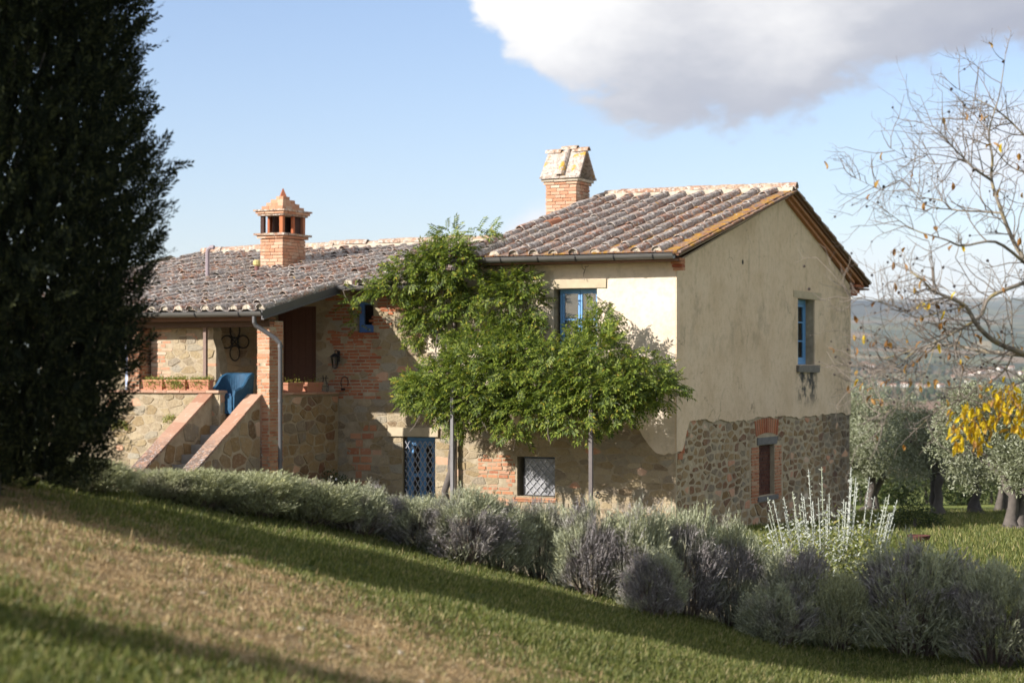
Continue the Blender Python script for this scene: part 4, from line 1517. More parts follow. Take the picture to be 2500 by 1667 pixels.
    for xc in xs:
        ystart = WING_Y0 if xc < wx1 - .03 else -.56
        yy = ystart - .02
        r = 0
        drift = rs.uniform(-.03, .03)
        while yy < yr2 - .28:
            near = -yy * .12
            vis = 1.0 if xc > -13.6 else .2
            if xc > -6.2 and yy < 1.0:
                vis *= .7
            TILES.add('cover_tile', rs.choice(cov2), (xc + drift * math.sin(r * .7) + rs.uniform(-.012, .012), yy + rs.uniform(-.07, .07), zwing(yy, xc) + .030 + rs.uniform(0, .028)),
                      Euler((aw - .045 + rs.uniform(-.02, .025), rs.uniform(-.07, .07), rs.uniform(-.035, .035))), wroof, (1.6 + near * .3) * vis)
            TILES.add('channel_tile', chan, (xc - sp2 / 2 + rs.uniform(-.012, .012), yy + rs.uniform(-.03, .03), zwing(yy, xc) + .050),
                      Euler((aw - .03, 0, rs.uniform(-.03, .03))), wroof, (1.2 + near * .3) * vis)
            if r == 0 and xc < -5.6:
                o = bpy.data.objects.new('mortar_plug', plug_me2)
                o.location = Vector((xc, yy + .03, zwing(yy, xc) + .03 + ZO)) - wroof.location
                link(o, wroof)
            yy += expo * math.cos(aw)
            r += 1
    # wing ridge
    V, F = coppo(.62, .125, .105, .018, 6, .04, 55)
    ridge2 = mesh_np('ridge_tile', V, F, M['ridge_tile'])
    mb = MB()
    mb.prism([(-14.9, yr2 - .25, zwing(yr2 - .25, -14.9)), (-14.9, yr2 + .2, zwing(yr2, -14.9) - .05), (-14.9, yr2 + .1, zwing(yr2, -14.9) + .13), (-14.9, yr2 - .1, zwing(yr2, -14.9) + .13)],
             [(-4.8, yr2 - .25, zwing(yr2 - .25, -4.8)), (-4.8, yr2 + .2, zwing(yr2, -4.8) - .05), (-4.8, yr2 + .1, zwing(yr2, -4.8) + .13), (-4.8, yr2 - .1, zwing(yr2, -4.8) + .13)])
    hb(mb, 'ridge_bed', M['fillet'], wroof)
    for i in range(21):
        xx = -14.35 + i * .475
        o = bpy.data.objects.new('ridge_tile', ridge2)
        o.location = Vector((xx, yr2 + rs.uniform(-.02, .02), zwing(yr2, xx) + .105 + rs.uniform(-.015, .02) + ZO)) - wroof.location
        o.rotation_euler = (.03 + rs.uniform(-.04, .04), rs.uniform(-.06, .06), math.pi / 2 + rs.uniform(-.04, .04))
        link(o, wroof)
    # verge of the porch roof: flat stones and a metal rake board
    for i in range(7):
        p, q = WING_Y0 + .02 + i * .42, WING_Y0 + .02 + i * .42 + .44
        q = min(q, -.45)
        mb = MB()
        mb.prism([(wx1 - .14, p, zwing(p) + .01), (wx1 + .06, p, zwing(p) + .005), (wx1 + .06, p, zwing(p) + .07), (wx1 - .14, p, zwing(p) + .07)],
                 [(wx1 - .14, q, zwing(q) + .0), (wx1 + .06, q, zwing(q) - .0), (wx1 + .06, q, zwing(q) + .045), (wx1 - .14, q, zwing(q) + .045)])
        o = hb(mb, 'verge_tile', M['cover_tile'], wroof)
    mb = MB()
    p, q = WING_Y0 - .10, -.52
    mb.prism([(wx1 + .062, p, zwing(p) - .17), (wx1 + .085, p, zwing(p) - .17), (wx1 + .085, p, zwing(p) + .01), (wx1 + .062, p, zwing(p) + .01)],
             [(wx1 + .062, q, zwing(q) - .17), (wx1 + .085, q, zwing(q) - .17), (wx1 + .085, q, zwing(q) + .0), (wx1 + .062, q, zwing(q) + .0)])
    mb.prism([(wx1 + .085, p, zwing(p) - .17), (wx1 + .12, p, zwing(p) - .17), (wx1 + .12, p, zwing(p) - .15), (wx1 + .085, p, zwing(p) - .15)],
             [(wx1 + .085, q, zwing(q) - .17), (wx1 + .12, q, zwing(q) - .17), (wx1 + .12, q, zwing(q) - .15), (wx1 + .085, q, zwing(q) - .15)])
    hb(mb, 'rake_flashing', M['pipe'], wroof)
    mb = MB()
    mb.box(wx0, wx1 - .05, WING_Y0 + .12, WING_Y0 + .16, 1.02, 1.20)
    hb(mb, 'eaves_board', M['soffit'], wroof)
    mb = MB()
    for xx in (-8.0, -9.2, -10.6, -12.0):
        mb.prism([(xx - .06, WING_Y0 + .16, zwing(WING_Y0 + .16) - .18), (xx + .06, WING_Y0 + .16, zwing(WING_Y0 + .16) - .18), (xx + .06, WING_Y0 + .16, zwing(WING_Y0 + .16) - .06), (xx - .06, WING_Y0 + .16, zwing(WING_Y0 + .16) - .06)],
                 [(xx - .06, .0, zwing(0) - .18), (xx + .06, .0, zwing(0) - .18), (xx + .06, .0, zwing(0) - .06), (xx - .06, .0, zwing(0) - .06)])
    hb(mb, 'rafter', M['timber_dark'], wroof)
    hb(MB().box(wx0, wx1 - .05, -3.12, -2.90, .90, 1.06), 'porch_beam', M['timber_dark'], wroof)
    pa, pb = (-15.0, WING_Y0 - .06, 1.20), (-7.53, WING_Y0 - .06, 1.185)
    g = half_gutter(pa, pb, .088, 'gutter', M['gutter'], None)
    brackets(pa, pb, .088, 7, g)
    pa, pb = (-7.60, -.60, 1.80), (-5.0, -.60, 1.79)
    g = half_gutter(pa, pb, .088, 'gutter', M['gutter'], None)
    brackets(pa, pb, .088, 4, g)
    # downpipe of the porch gutter
    mb = MB()
    P0 = [(-7.74, WING_Y0 - .05, 1.12), (-7.74, WING_Y0 - .05, .98), (-7.72, -3.48, .92), (-7.38, -3.30, .66), (-7.29, -3.26, .56), (-7.28, -3.26, .40), (-7.28, -3.26, -2.95)]
    mb.tube(P0, .046, 10)
    for zz in (.50, -.6, -1.8):
        mb.tube([(-7.28, -3.26, zz - .03), (-7.28, -3.26, zz + .03)], .056, 10)
    hb(mb, 'downpipe', M['pipe'], smooth=False)
    mb = MB()
    mb.tube([(-4.94, -.12, 1.7), (-4.94, -.12, -3.0)], .05, 10)
    mb.tube([(-4.94, -.12, -1.4), (-4.94, -.12, -1.34)], .058, 10)
    mb.tube([(-4.94, -.55, 1.72), (-4.94, -.12, 1.62)], .045, 8)
    hb(mb, 'downpipe', M['pipe_brown'], smooth=False)
    # vent pipes standing on the wing roof
    mb = MB()
    z0 = zwing(.75)
    mb.tube([(-11.8, .75, z0 - .05), (-11.8, .75, z0 + .62), (-11.78, .75, z0 + .70), (-11.70, .75, z0 + .745), (-11.62, .75, z0 + .74)], .048, 8)
    hb(mb, 'vent_pipe', simple_mat('mauve_pipe_paint', (.26, .21, .215), .6, .15), wroof)
    mb = MB(); z0 = zwing(1.2)
    mb.tube([(-10.75, 1.2, z0 - .02), (-10.75, 1.2, z0 + .22)], .05, 8)
    v = hb(mb, 'vent_pipe', simple_mat('maroon_pipe', (.16, .07, .06), .7, .15), wroof)
    mb = MB()
    mb.lathe([(.001, .36), (.05, .36), (.085, .33), (.085, .25), (.05, .22), (.001, .22)], (-10.75, 1.2, z0), 10)
    v2 = hb(mb, 'vent_cap', simple_mat('ochre_cap', (.50, .40, .16), .8, .15), wroof)


# ------------------------------------------------------------------ chimneys
def chimney_courses(cm, x0, x1, y0, y1, z0, z1, bh, mat, seed):
    """visible faces of a square stack built brick by brick"""
    rs = random.Random(seed)
    core = MB().box(x0 + .02, x1 - .02, y0 + .02, y1 - .02, z0, z1)
    hb(core, 'mortar_core', M['mortar'], cm)
    n = max(1, round((z1 - z0) / bh))
    h = (z1 - z0) / n
    for r in range(n):
        za, zb = z0 + r * h, z0 + (r + 1) * h - .012
        for face in range(2):
            L = (x1 - x0) if face == 0 else (y1 - y0)
            cuts = [0]
            a = rs.choice([.12, .18, .25]) if r % 2 else rs.choice([.25, .28])
            while a < L - .08:
                cuts.append(a); a += rs.choice([.22, .25, .27, .14])
            cuts.append(L)
            for p, q in zip(cuts[:-1], cuts[1:]):
                d = rs.uniform(0, .010)
                mb = MB()
                g = .006
                if face == 0:
                    mb.box(x0 + p + g * (p > 0), x0 + q - g * (q < L), y0 - d, y0 + .05, za, zb, .003)
                else:
                    mb.box(x1 - .05, x1 + d, y0 + .052 if p == 0 else y0 + p + g, y0 + q - g, za, zb, .003)
                hb(mb, 'brick', mat, cm)


def band(cm, x0, x1, y0, y1, z0, z1, mat, name='corbel_brick', seed=0, n=3):
    rs = random.Random(seed)
    for i in range(n):
        a, b = x0 + (x1 - x0) * i / n, x0 + (x1 - x0) * (i + 1) / n - .008
        hb(MB().box(a, b, y0, y0 + .2, z0 + rs.uniform(-.004, .004), z1, .004), name, mat, cm)
        a, b = y0 + .205 + (y1 - y0 - .205) * i / n, y0 + .205 + (y1 - y0 - .205) * (i + 1) / n - .008
        hb(MB().box(x1 - .2, x1, a, b, z0 + rs.uniform(-.004, .004), z1, .004), name, mat, cm)
    hb(MB().box(x0 + .01, x1 - .202, y0 + .202, y1, z0 + .005, z1 - .005), 'mortar_core', M['mortar'], cm)


def build_chimneys():
    # stack at the ridge of the tall block, with a tent of two leaning slabs
    x0, x1, y0, y1 = -5.79, -4.99, 6.3, 7.1
    cm = empty('chimney', (0, 0, 0)); cm.parent = house
    z0, z1 = 3.2, 4.50
    chimney_courses(cm, x0, x1, y0, y1, z0, z1, .079, M['brick_pale'], 3)
    band(cm, x0 - .04, x1 + .04, y0 - .04, y1 + .04, z1, z1 + .062, M['brick_pale'], seed=1)
    band(cm, x0 - .085, x1 + .085, y0 - .085, y1 + .085, z1 + .066, z1 + .13, M['fillet'], seed=2)
    zc = z1 + .134
    ya, yb = y0 - .12, y1 + .12
    ym = (y0 + y1) / 2
    zt = zc + .70
    sl = (zt - zc) / (ym - ya)
    L = math.hypot(zt - zc, ym - ya)
    for i in range(2):                       # front slabs
        xa = x0 - .11 + i * .54; xb = xa + .52 - .02 * i
        mb = MB()
        mb.prism([(xa, ya, zc + .02), (xb, ya, zc + .02), (xb - .02, ym - .05, zt), (xa + .02, ym - .05, zt)],
                 [(xa, ya + .05, zc), (xb, ya + .05, zc), (xb - .02, ym + .0, zt - .02), (xa + .02, ym, zt - .02)])
        o = hb(mb, 'leaning_slab', M['cap_slab'], cm)
        mb = MB()
        mb.prism([(xa, yb, zc + .02), (xb, yb, zc + .02), (xb - .02, ym + .05, zt), (xa + .02, ym + .05, zt)],
                 [(xa, yb - .05, zc), (xb, yb - .05, zc), (xb - .02, ym, zt - .02), (xa + .02, ym, zt - .02)])
        hb(mb, 'leaning_slab', M['cap_slab'], cm)
        hb(MB().box(xa, xb, ya - .02, ya + .07, zc - .0, zc + .055, .006), 'slab_lip', M['cap_slab'], cm)
        hb(MB().box(xa, xb, yb - .07, yb + .02, zc - .0, zc + .055, .006), 'slab_lip', M['cap_slab'], cm)
    V, F = coppo(L * .98, .10, .085, .016, 6, 0, 70)
    me = mesh_np('cover_tile', V, F, M['cap_slab'])
    o = bpy.data.objects.new('cover_tile', me); link(o, cm)
    o.location = (x0 + .43, ya + .0, zc + .05 + ZO); o.rotation_euler = (math.atan(sl), 0, 0)
    V, F = coppo(.42, .11, .10, .018, 6, .02, 71)
    me = mesh_np('ridge_tile', V, F, M['ridge_tile'])
    for xx, dz, ro in ((x0 + .26, -.02, -.04), (x1 + .17, .0, -.08), (x0 + .68, .05, .0)):
        o = bpy.data.objects.new('ridge_tile', me); link(o, cm)
        o.location = (xx, ym, zt - .015 + dz + ZO); o.rotation_euler = (0, ro, math.pi / 2)

    # stack on the low wing, open lantern of brick posts under a stepped pyramid
    x0, x1, y0, y1 = -11.17, -10.56, 2.0, 3.0
    cm = empty('chimney', (0, 0, 0)); cm.parent = house
    zb = 2.25
    hb(MB().box(x0 - .06, x1 + .06, y0 - .07, y1 + .06, zb - .1, 2.40, .012), 'mortar_skirt', M['fillet'], cm)
    chimney_courses(cm, x0, x1, y0, y1, 2.40, 3.10, .079, M['brick_pale'], 7)
    band(cm, x0 - .06, x1 + .06, y0 - .06, y1 + .06, 3.104, 3.165, M['brick_pale'], seed=5)
    band(cm, x0 - .12, x1 + .12, y0 - .12, y1 + .12, 3.169, 3.215, M['ridge_tile'], 'capping_tile', seed=6)
    zp0, zp1 = 3.219, 3.63
    e = .09
    for xx in (x0 + .0, x1 - e):
        for yy in (y0, y1 - e):
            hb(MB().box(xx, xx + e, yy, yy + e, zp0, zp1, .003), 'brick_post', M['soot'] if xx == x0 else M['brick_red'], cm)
    hb(MB().box(x1 - .06, x1 - .0, (y0 + y1) / 2 - .04, (y0 + y1) / 2 + .04, zp0, zp1, .003), 'brick_post', M['brick_red'], cm)
    hb(MB().box(x0 + .0, x0 + .06, (y0 + y1) / 2 - .2, (y0 + y1) / 2 + .1, zp0, zp1, .003), 'brick_post', M['brick_red'], cm)
    hb(MB().box(x0 + .2, x0 + .36, y1 - .05, y1, zp0, zp1, .003), 'brick_post', M['brick_red'], cm)
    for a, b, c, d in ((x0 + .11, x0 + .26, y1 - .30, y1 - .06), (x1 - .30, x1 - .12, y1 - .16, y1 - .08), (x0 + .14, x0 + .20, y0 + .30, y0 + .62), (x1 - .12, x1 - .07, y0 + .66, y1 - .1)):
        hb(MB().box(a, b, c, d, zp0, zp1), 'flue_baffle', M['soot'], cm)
    z = zp1 + .003
    for k, (gx, hh) in enumerate(((.05, .04), (.085, .05), (.125, .04))):
        band(cm, x0 - gx, x1 + gx, y0 - gx, y1 + gx, z, z + hh, M['brick_pale'] if k == 1 else M['ridge_tile'], 'corbel_brick', seed=8 + k)
        z += hh + .004
    for k in range(4):
        s = (.015, .075, .135, .205)[k]
        sy = s * 1.75
        mat = M['brick_pale']
        xa, xb, ya, yb = x0 + s, x1 - s, y0 + sy, y1 - sy
        n = 3 - k // 2
        for i in range(n):
            a, b = xa + (xb - xa) * i / n, xa + (xb - xa) * (i + 1) / n - .006
            hb(MB().box(a, b, ya, min(ya + .14, yb), z, z + .080, .003), 'brick', mat, cm)
            if yb - ya > .16:
                a, b = ya + .145 + (yb - ya - .145) * i / n, ya + .145 + (yb - ya - .145) * (i + 1) / n - .006
                hb(MB().box(max(xa, xb - .14), xb, a, b, z, z + .080, .003), 'brick', mat, cm)
        if xb - xa > .16 and yb - ya > .16:
            hb(MB().box(xa + .004, xb - .145, ya + .145, yb - .004, z + .002, z + .075), 'mortar_core', M['mortar'], cm)
        z += .084
    xc, yc = (x0 + x1) / 2, (y0 + y1) / 2
    hb(MB().lathe([(.10, 0), (.085, .04), (.055, .10), (.03, .15), (.022, .18), (.001, .19)], (xc, yc, z), 4), 'finial', M['brick_red'], cm)


# ------------------------------------------------------------------ porch: pillars, parapets, stair
DECK = -.92


def build_porch():
    # deck and the walls that carry it
    YP = -3.55                                        # front of the planter wall; the stair wall on the right starts at the pillar
    hb(MB().box(-12.2, -7.87, -3.34, -.0, DECK - .12, DECK), 'porch_floor', M['floor'])
    pw = hb(MB().box(-11.45, -8.54, YP, YP + .22, ZB, -.45), 'parapet_wall', M['mortar'])
    rubble(PF(YP), pw, M['stone'], -11.42, -8.56, -3.0, -.47, .27, .16, [], None, .008, (.002, .016), .9, 51)
    for i in range(9):                                # brick edge under the planters
        a = -11.42 + i * .322
        hb(MB().box(a, a + .312, YP - .07, YP + .25, -.447, -.395, .004), 'coping_brick', M['coping'], pw)
    rubble(PG(-8.54), pw, M['stone'], YP + .02, YP + .2, -3.0, -.47, .2, .2, [], None, .014, (.004, .02), .4, 52)
    fw = hb(MB().box(-8.53, -7.98, -3.34, -3.30, ZB, DECK - .125), 'deck_riser', M['mortar_dark'])
    # sunlit wall behind the planters, its right end a ragged batter
    lw = MB()
    yl = -2.75
    rr = random.Random(77)
    edge = []
    for k in range(15):
        f = k / 14
        z = 1.32 - f * 2.30
        edge.append((-9.36 + .56 * f ** 1.15 + rr.uniform(-.035, .035), z))
    A = [(-10.83, -.95), *[(x, z) for x, z in edge[::-1]], (-10.83, 1.32)]
    lw.prism([(x, yl, z) for x, z in A], [(x, yl + .30, z) for x, z in A])
    lw = hb(lw, 'porch_wall', M['mortar'], center=False)
    ex = lambda z: float(np.interp(-z, [-q[1] for q in edge], [q[0] for q in edge]))
    bpw = lambda a, b: a < -10.42 + .14 * mnoise.noise(Vector((b * 5, 1, 2))) or (mnoise.noise(Vector((a * 2.3, b * 4, 8))) > .42)
    rubble(PF(yl), lw, M['stone'], -10.82, -8.5, -.94, 1.31, .27, .16, [], lambda a, b: a < ex(b) - .10 and not bpw(a, b), .008, (.002, .016), 1.0, 54)
    brickwork(PF(yl), lw, M['brick_pale'], -10.83, -8.6, -.94, 1.31, .27, .08, .018, (.0, .014), .9, 55, keep=lambda a, b: a < ex(b) - .12 and bpw(a, b))
    # side parapet from the pillar back to the house
    sp = hb(MB().box(-8.10, -7.85, -2.56, -.02, ZB, -.50), 'parapet_wall', M['mortar'])
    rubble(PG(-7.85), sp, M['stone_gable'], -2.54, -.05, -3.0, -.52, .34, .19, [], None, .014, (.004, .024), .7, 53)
    for i in range(8):
        a = -2.56 + i * .315
        hb(MB().box(-8.14, -7.80, a, a + .305, -.497, -.455, .004), 'coping_brick', M['coping'], sp)
    # pillars
    for xa in (-7.95, -11.19):
        xb = xa + .31
        pl = hb(MB().box(xa + .012, xb - .012, -3.088, -2.562, ZB, 1.02), 'pillar', M['mortar_dark'])
        brickwork(PF(-3.088), pl, M['brick'], xa, xb, -2.6 if xa > -9 else -.4, 1.01, .27, .066, .010, (.0, .010), 1.1, int(60 - xa), depth=.03)
        brickwork(PG(xb - .012), pl, M['brick'], -3.085, -2.562, -2.6 if xa > -9 else -.4, 1.01, .27, .066, .010, (.0, .010), .6 if xa > -9 else .3, int(80 - xa), depth=.03)
    # pier at the back beside the door
    # thin steel post
    hb(MB().box(-9.32, -9.25, -3.02, -2.95, DECK, 1.0), 'steel_post', simple_mat('brown_steel_post', (.20, .13, .095), .6, .25, 12.0))
    # stair between two sloping parapets
    sl = .62
    for (xa, xb, nm, yt, zt0) in ((-8.13, -7.86, 'a', -3.1, -.47), (-9.0, -8.73, 'b', YP, -.435)):
        def ztop(y, yt=yt, zt0=zt0):
            return zt0 + sl * (y - yt)
        mb = MB()
        ye = -7.2
        mb.prism([(xa, yt, ZB), (xa, ye, ZB), (xa, ye, ztop(ye) - .06), (xa, yt, ztop(yt) - .06)], [(xb, yt, ZB), (xb, ye, ZB), (xb, ye, ztop(ye) - .06), (xb, yt, ztop(yt) - .06)])
        par = hb(mb, 'stair_parapet', M['mortar'])
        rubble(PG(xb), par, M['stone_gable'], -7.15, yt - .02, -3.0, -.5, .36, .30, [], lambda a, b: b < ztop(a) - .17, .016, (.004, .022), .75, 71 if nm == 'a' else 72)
        n = 13
        for i in range(n):
            p, q = yt - .02 - 4.05 * i / n, yt - .02 - 4.05 * (i + 1) / n + .012
            mb = MB()
            o_ = random.uniform(-.008, .008)
            mb.prism([(xa - .03, p, ztop(p) - .06 + o_), (xb + .03, p, ztop(p) - .06 + o_), (xb + .03, p, ztop(p) + o_), (xa - .03, p, ztop(p) + o_)],
                     [(xa - .03, q, ztop(q) - .06 + o_), (xb + .03, q, ztop(q) - .06 + o_), (xb + .03, q, ztop(q) + o_), (xa - .03, q, ztop(q) + o_)])
            hb(mb, 'coping_slab', M['coping'], par)
        if nm == 'a':
            hb(MB().box(xa - .03, xb + .03, -3.11, -2.86, ZB, -.47, .006), 'coping_slab', M['coping'], par)
    st = hb(MB().box(-8.73, -8.13, -7.2, -3.32, ZB, -2.9), 'stair_base', M['step'])
    for i in range(11):
        yk = -3.32 - .33 * i
        zt = DECK - .185 * (i + 1) + .185
        hb(MB().box(-8.728, -8.132, yk - .33, yk + .03, zt - .185 - .185, zt - .185, .006), 'step', M['step'], st)


build_roofs()
build_chimneys()
build_porch()
TILES.flush(298)
flush_units(296)

# ------------------------------------------------------------------ plants: shared pieces
def frames_n(D, N):
    """3x3 matrices: local +Z to D, local +Y as near to N as possible"""
    D = D / np.maximum(np.linalg.norm(D, axis=1, keepdims=True), 1e-9)
    N = N - D * np.sum(N * D, axis=1, keepdims=True)
    N = N / np.maximum(np.linalg.norm(N, axis=1, keepdims=True), 1e-9)
    X = np.cross(N, D)
    return np.stack([X, N, D], axis=2)


def unit(n):
    v = rng.normal(size=(n, 3))
    return v / np.linalg.norm(v, axis=1, keepdims=True)


BLADE_V = np.array([(0, 0, 0), (.5, 0, .5), (0, 0, 1.0), (-.5, 0, .5)])      # one diamond, length 1 along z, width 1
BLADE_F = np.array([(0, 1, 2, 3)])


def blades(P, D, L, W, roll=None, N=None):
    """diamond blades from points P along D"""
    M_ = frames_n(D, N) if N is not None else frames(D, roll)
    S = np.stack([np.broadcast_to(W, (len(P),)), np.ones(len(P)), np.broadcast_to(L, (len(P),))], 1)
    M_ = M_ * S[:, None, :]
    return scatter(BLADE_V, BLADE_F, M_, P)


class NPMesh:
    def __init__(s):
        s.V = []; s.F = []; s.n = 0

    def add(s, VF):
        V, F = VF
        s.V.append(V); s.F.append(F + s.n); s.n += len(V)

    def mesh(s, name, mat):
        return mesh_np(name, np.concatenate(s.V), np.concatenate(s.F), mat)


def wander(a, b, n, amp, seed):
    """points from a to b with a soft wander"""
    a = np.array(a, float); b = np.array(b, float)
    out = []
    for i in range(n):
        t = i / (n - 1)
        w = math.sin(math.pi * t) * amp
        q = mnoise.noise_vector(Vector((t * 2.7, seed * 3.1, .5)))
        out.append(tuple(a + (b - a) * t + np.array(q) * w))
    return out


# ------------------------------------------------------------------ lavender
def lavender_variant(k, mat):
    """clipped lavender dome one unit high and one unit wide"""
    n = 3000
    m = NPMesh()
    ph = rng.uniform(0, 2 * np.pi, n)
    ct = rng.uniform(-.28, 1, n)
    st = np.sqrt(1 - ct ** 2)
    dirs = np.stack([st * np.cos(ph), st * np.sin(ph), ct], 1)
    lump = np.array([mnoise.fractal(Vector((d[0] * 2.4 + k * 7, d[1] * 2.4, d[2] * 1.8)), 1.0, 2.0, 2) for d in dirs])
    keep = lump > (-.20 if k < 3 else -.40)
    dirs, lump = dirs[keep], lump[keep]
    n = len(dirs)
    rad = (1 + lump * (.34 if k < 3 else .2)) * rng.uniform(.80, 1.08, n)
    tip = np.stack([dirs[:, 0] * .5 * rad, dirs[:, 1] * .5 * rad, .38 + dirs[:, 2] * .56 * rad], 1)
    D = dirs * np.array([.75, .75, .55]) + np.array([0, 0, .75]) + rng.normal(size=(n, 3)) * .16
    D /= np.linalg.norm(D, axis=1, keepdims=True)
    L = rng.uniform(.14, .30, n)
    P = tip - D * L[:, None]
    m.add(blades(P, D, L, .010))
    for j in range(6):
        f = rng.uniform(.15, 1.0, n)[:, None]
        q = P + D * (L[:, None] * f)
        dd = D + rng.normal(size=(n, 3)) * .42
        m.add(blades(q, dd, rng.uniform(.035, .07, n), rng.uniform(.007, .012, n)))
    # dry flower stalks standing out
    s = rng.choice(n, 240, replace=False)
    m.add(blades(tip[s] - D[s] * .05, D[s] + rng.normal(size=(240, 3)) * .12, rng.uniform(.08, .17, 240), .0075))
    # inner shorter growth
    q = rng.uniform(-1, 1, (600, 3)) * np.array([.30, .30, .24]) + np.array([0, 0, .42])
    m.add(blades(q, rng.normal(size=(600, 3)) * .4 + np.array([0, 0, .8]), rng.uniform(.08, .16, 600), .010))
    fol = m.mesh('foliage', mat)
    mb = MB()
    r = random.Random(90 + k)
    for i in range(34):
        a = r.uniform(0, 2 * math.pi); q = r.uniform(.1, .42)
        e = (math.cos(a) * q, math.sin(a) * q, r.uniform(.35, .62))
        mb.tube(wander((math.cos(a) * .06, math.sin(a) * .06, -.12), e, 4, .06, i + k * 40), [.017, .013, .009, .005], 4, False)
    wood = mb.mesh('woody_stem', M['lav_wood'])
    return fol, wood


LAV = [lavender_variant(k, M['lavender'] if k < 3 else M['lavender_pale']) for k in range(5)]
# centre column in the photograph's own degrees from the view axis turned into metres along the row
lav_list = [
    # x, dy, width, height, variant, label
    (-4.35, .1, .80, .52, 3, "lavender bush half lost in the cypress's shade at the far left of the row"),
    (-3.75, .0, .85, .55, 4, 'pale green lavender bush at the top of the bank below the left stair parapet'),
    (-3.25, .2, .80, .50, 3, 'low pale lavender bush in front of the foot of the stone stair'),
    (-2.95, .1, .95, .62, 4, 'pale silvery lavender dome just right of the stair parapets'),
    (-2.48, .0, 1.10, .74, 3, 'broad pale lavender dome in front of the brick pillar and downpipe'),
    (-1.98, .1, 1.00, .76, 4, 'pale lavender dome in front of the dark rose bush'),
    (-1.55, .2, .80, .72, 0, 'purple-grey lavender bush beside the last pale dome, under the shaded wall'),
    (-1.22, .4, .55, .62, 1, 'small spiky purple lavender with a gap behind it, left of the lattice door'),
    (-.93, .1, .75, .74, 2, 'purple-grey lavender bush in front of the blue lattice door'),
    (-.46, .0, .90, .86, 0, 'green-topped lavender bush below the downpipe beside the lattice door'),
    (-.12, .2, .70, .82, 1, 'grey lavender bush at the left of the low screened window'),
    (.30, .45, .60, .78, 2, 'thin dark lavender with bare stems below the low screened window'),
    (.80, .1, .80, .92, 0, 'green-topped lavender bush left of the foot of the pergola post'),
    (1.28, .0, .80, .98, 1, 'dark leggy lavender bush right of the foot of the pergola post'),
    (1.40, -.55, .62, .62, 2, 'low purple lavender clump growing out in front of the row over the lawn'),
    (1.80, .1, .85, 1.06, 2, 'lavender bush in front of the corner of the plaster gable'),
    (2.32, .2, .72, 1.08, 0, 'lavender bush with a dark hollow side, below the gable base'),
    (2.92, -.1, .95, 1.02, 1, 'lavender bush at the left foot of the tall silver shrub'),
    (2.70, -.6, .80, .66, 0, 'low grey lavender clump sprawling onto the lawn below the silver shrub'),
    (3.32, -.35, .72, .88, 3, 'yellow-green spiky lavender clump between the silver shrub and the dark dome'),
    (4.15, .1, 1.42, 1.22, 1, 'large rounded lavender dome, dark below and lit on top, near the rusty bowl'),
    (4.85, .0, 1.10, 1.10, 2, 'shaded dark lavender dome next to the right edge'),
    (5.45, -.1, .90, .95, 0, 'shaded lavender bush cut by the right edge'),
]
for i, (x, dy, w, h, v, lab) in enumerate(lav_list):
    y = float(np.interp(x, ROWX, ROWY)) + dy + .25
    z = float(ground_z(x, y))
    r = empty('lavender_bush', (x, y, z - .02), random.uniform(0, 6.28), label=lab, cat='lavender', group='lavender bushes in a row along the lawn edge')
    fol, wood = LAV[v]
    for nm, me in (('foliage', fol), ('woody_stem', wood)):
        o = new_ob(nm, me, r)
        o.scale = (w, w, h * (.64 if x < -1.75 else .78 if x < -.6 else .92 if x < .1 else 1.12 if x < 2.6 else 1.0))


# ------------------------------------------------------------------ tall silver shrub behind the lavender
def build_silver():
    x, y = 3.62, 22.6
    r = empty('silver_shrub', (x, y, float(ground_z(x, y)) - .02), 0, label='tall shrub with white silvery upright shoots and yellow-green base, before the gable corner', cat='shrub')
    a, b = NPMesh(), NPMesh()
    mb = MB()
    rs = random.Random(4)
    for i in range(1000):
        an = rs.uniform(0, 2 * math.pi); q = math.sqrt(rs.random())
        tall = i < 40
        bx, by = math.cos(an) * q * .42, math.sin(an) * q * .42
        h = rs.uniform(1.45, 2.0) * (1 - .22 * q) if tall else rs.uniform(.55, 1.42) * (1 - .30 * q * q)
        lean = q * (.42 if tall else .62)
        ex, ey = bx + math.cos(an) * lean, by + math.sin(an) * lean
        p0 = np.array((bx, by, 0.0)); p1 = np.array((ex, ey, h))
        d = p1 - p0; L = np.linalg.norm(d)
        start = L * (.45 if tall else .2)
        if tall:
            mb.tube([tuple(p0 + d * .3), tuple(p0 + d * .7 + np.array((0, 0, .0))), tuple(p1)], [.007, .0065, .005], 4, False)
        nn = int((L - start) / (.042 if tall else .040))
        t = (start + np.arange(nn) * (L - start) / max(nn, 1)) / L
        P = p0 + d * t[:, None] + rng.normal(size=(nn, 3)) * (.004 if tall else .03)
        for s in (1, -1):
            az = rng.uniform(0, 2 * np.pi, nn) if not tall else (np.arange(nn) % 2) * 1.57 + rs.uniform(0, 3)
            D = np.stack([np.cos(az) * s, np.sin(az) * s, rng.uniform(.5, 1.0, nn)], 1) + rng.normal(size=(nn, 3)) * .15
            L2 = rng.uniform(.030, .048, nn) if tall else rng.uniform(.035, .06, nn)
            VF = blades(P, D, L2, L2 * .42)
            hi = tall or (h * .8 + rs.uniform(-.25, .25) > .95 and ex < .15 + rs.uniform(-.4, .4))
            (a if hi else b).add(VF)
    r_ = new_ob('silver_leaves', a.mesh('silver_leaves', M['silver']), r)
    new_ob('green_leaves', b.mesh('green_leaves', M['yellowgreen']), r)
    new_ob('shoots', mb.mesh('shoots', M['silver']), r)


build_silver()


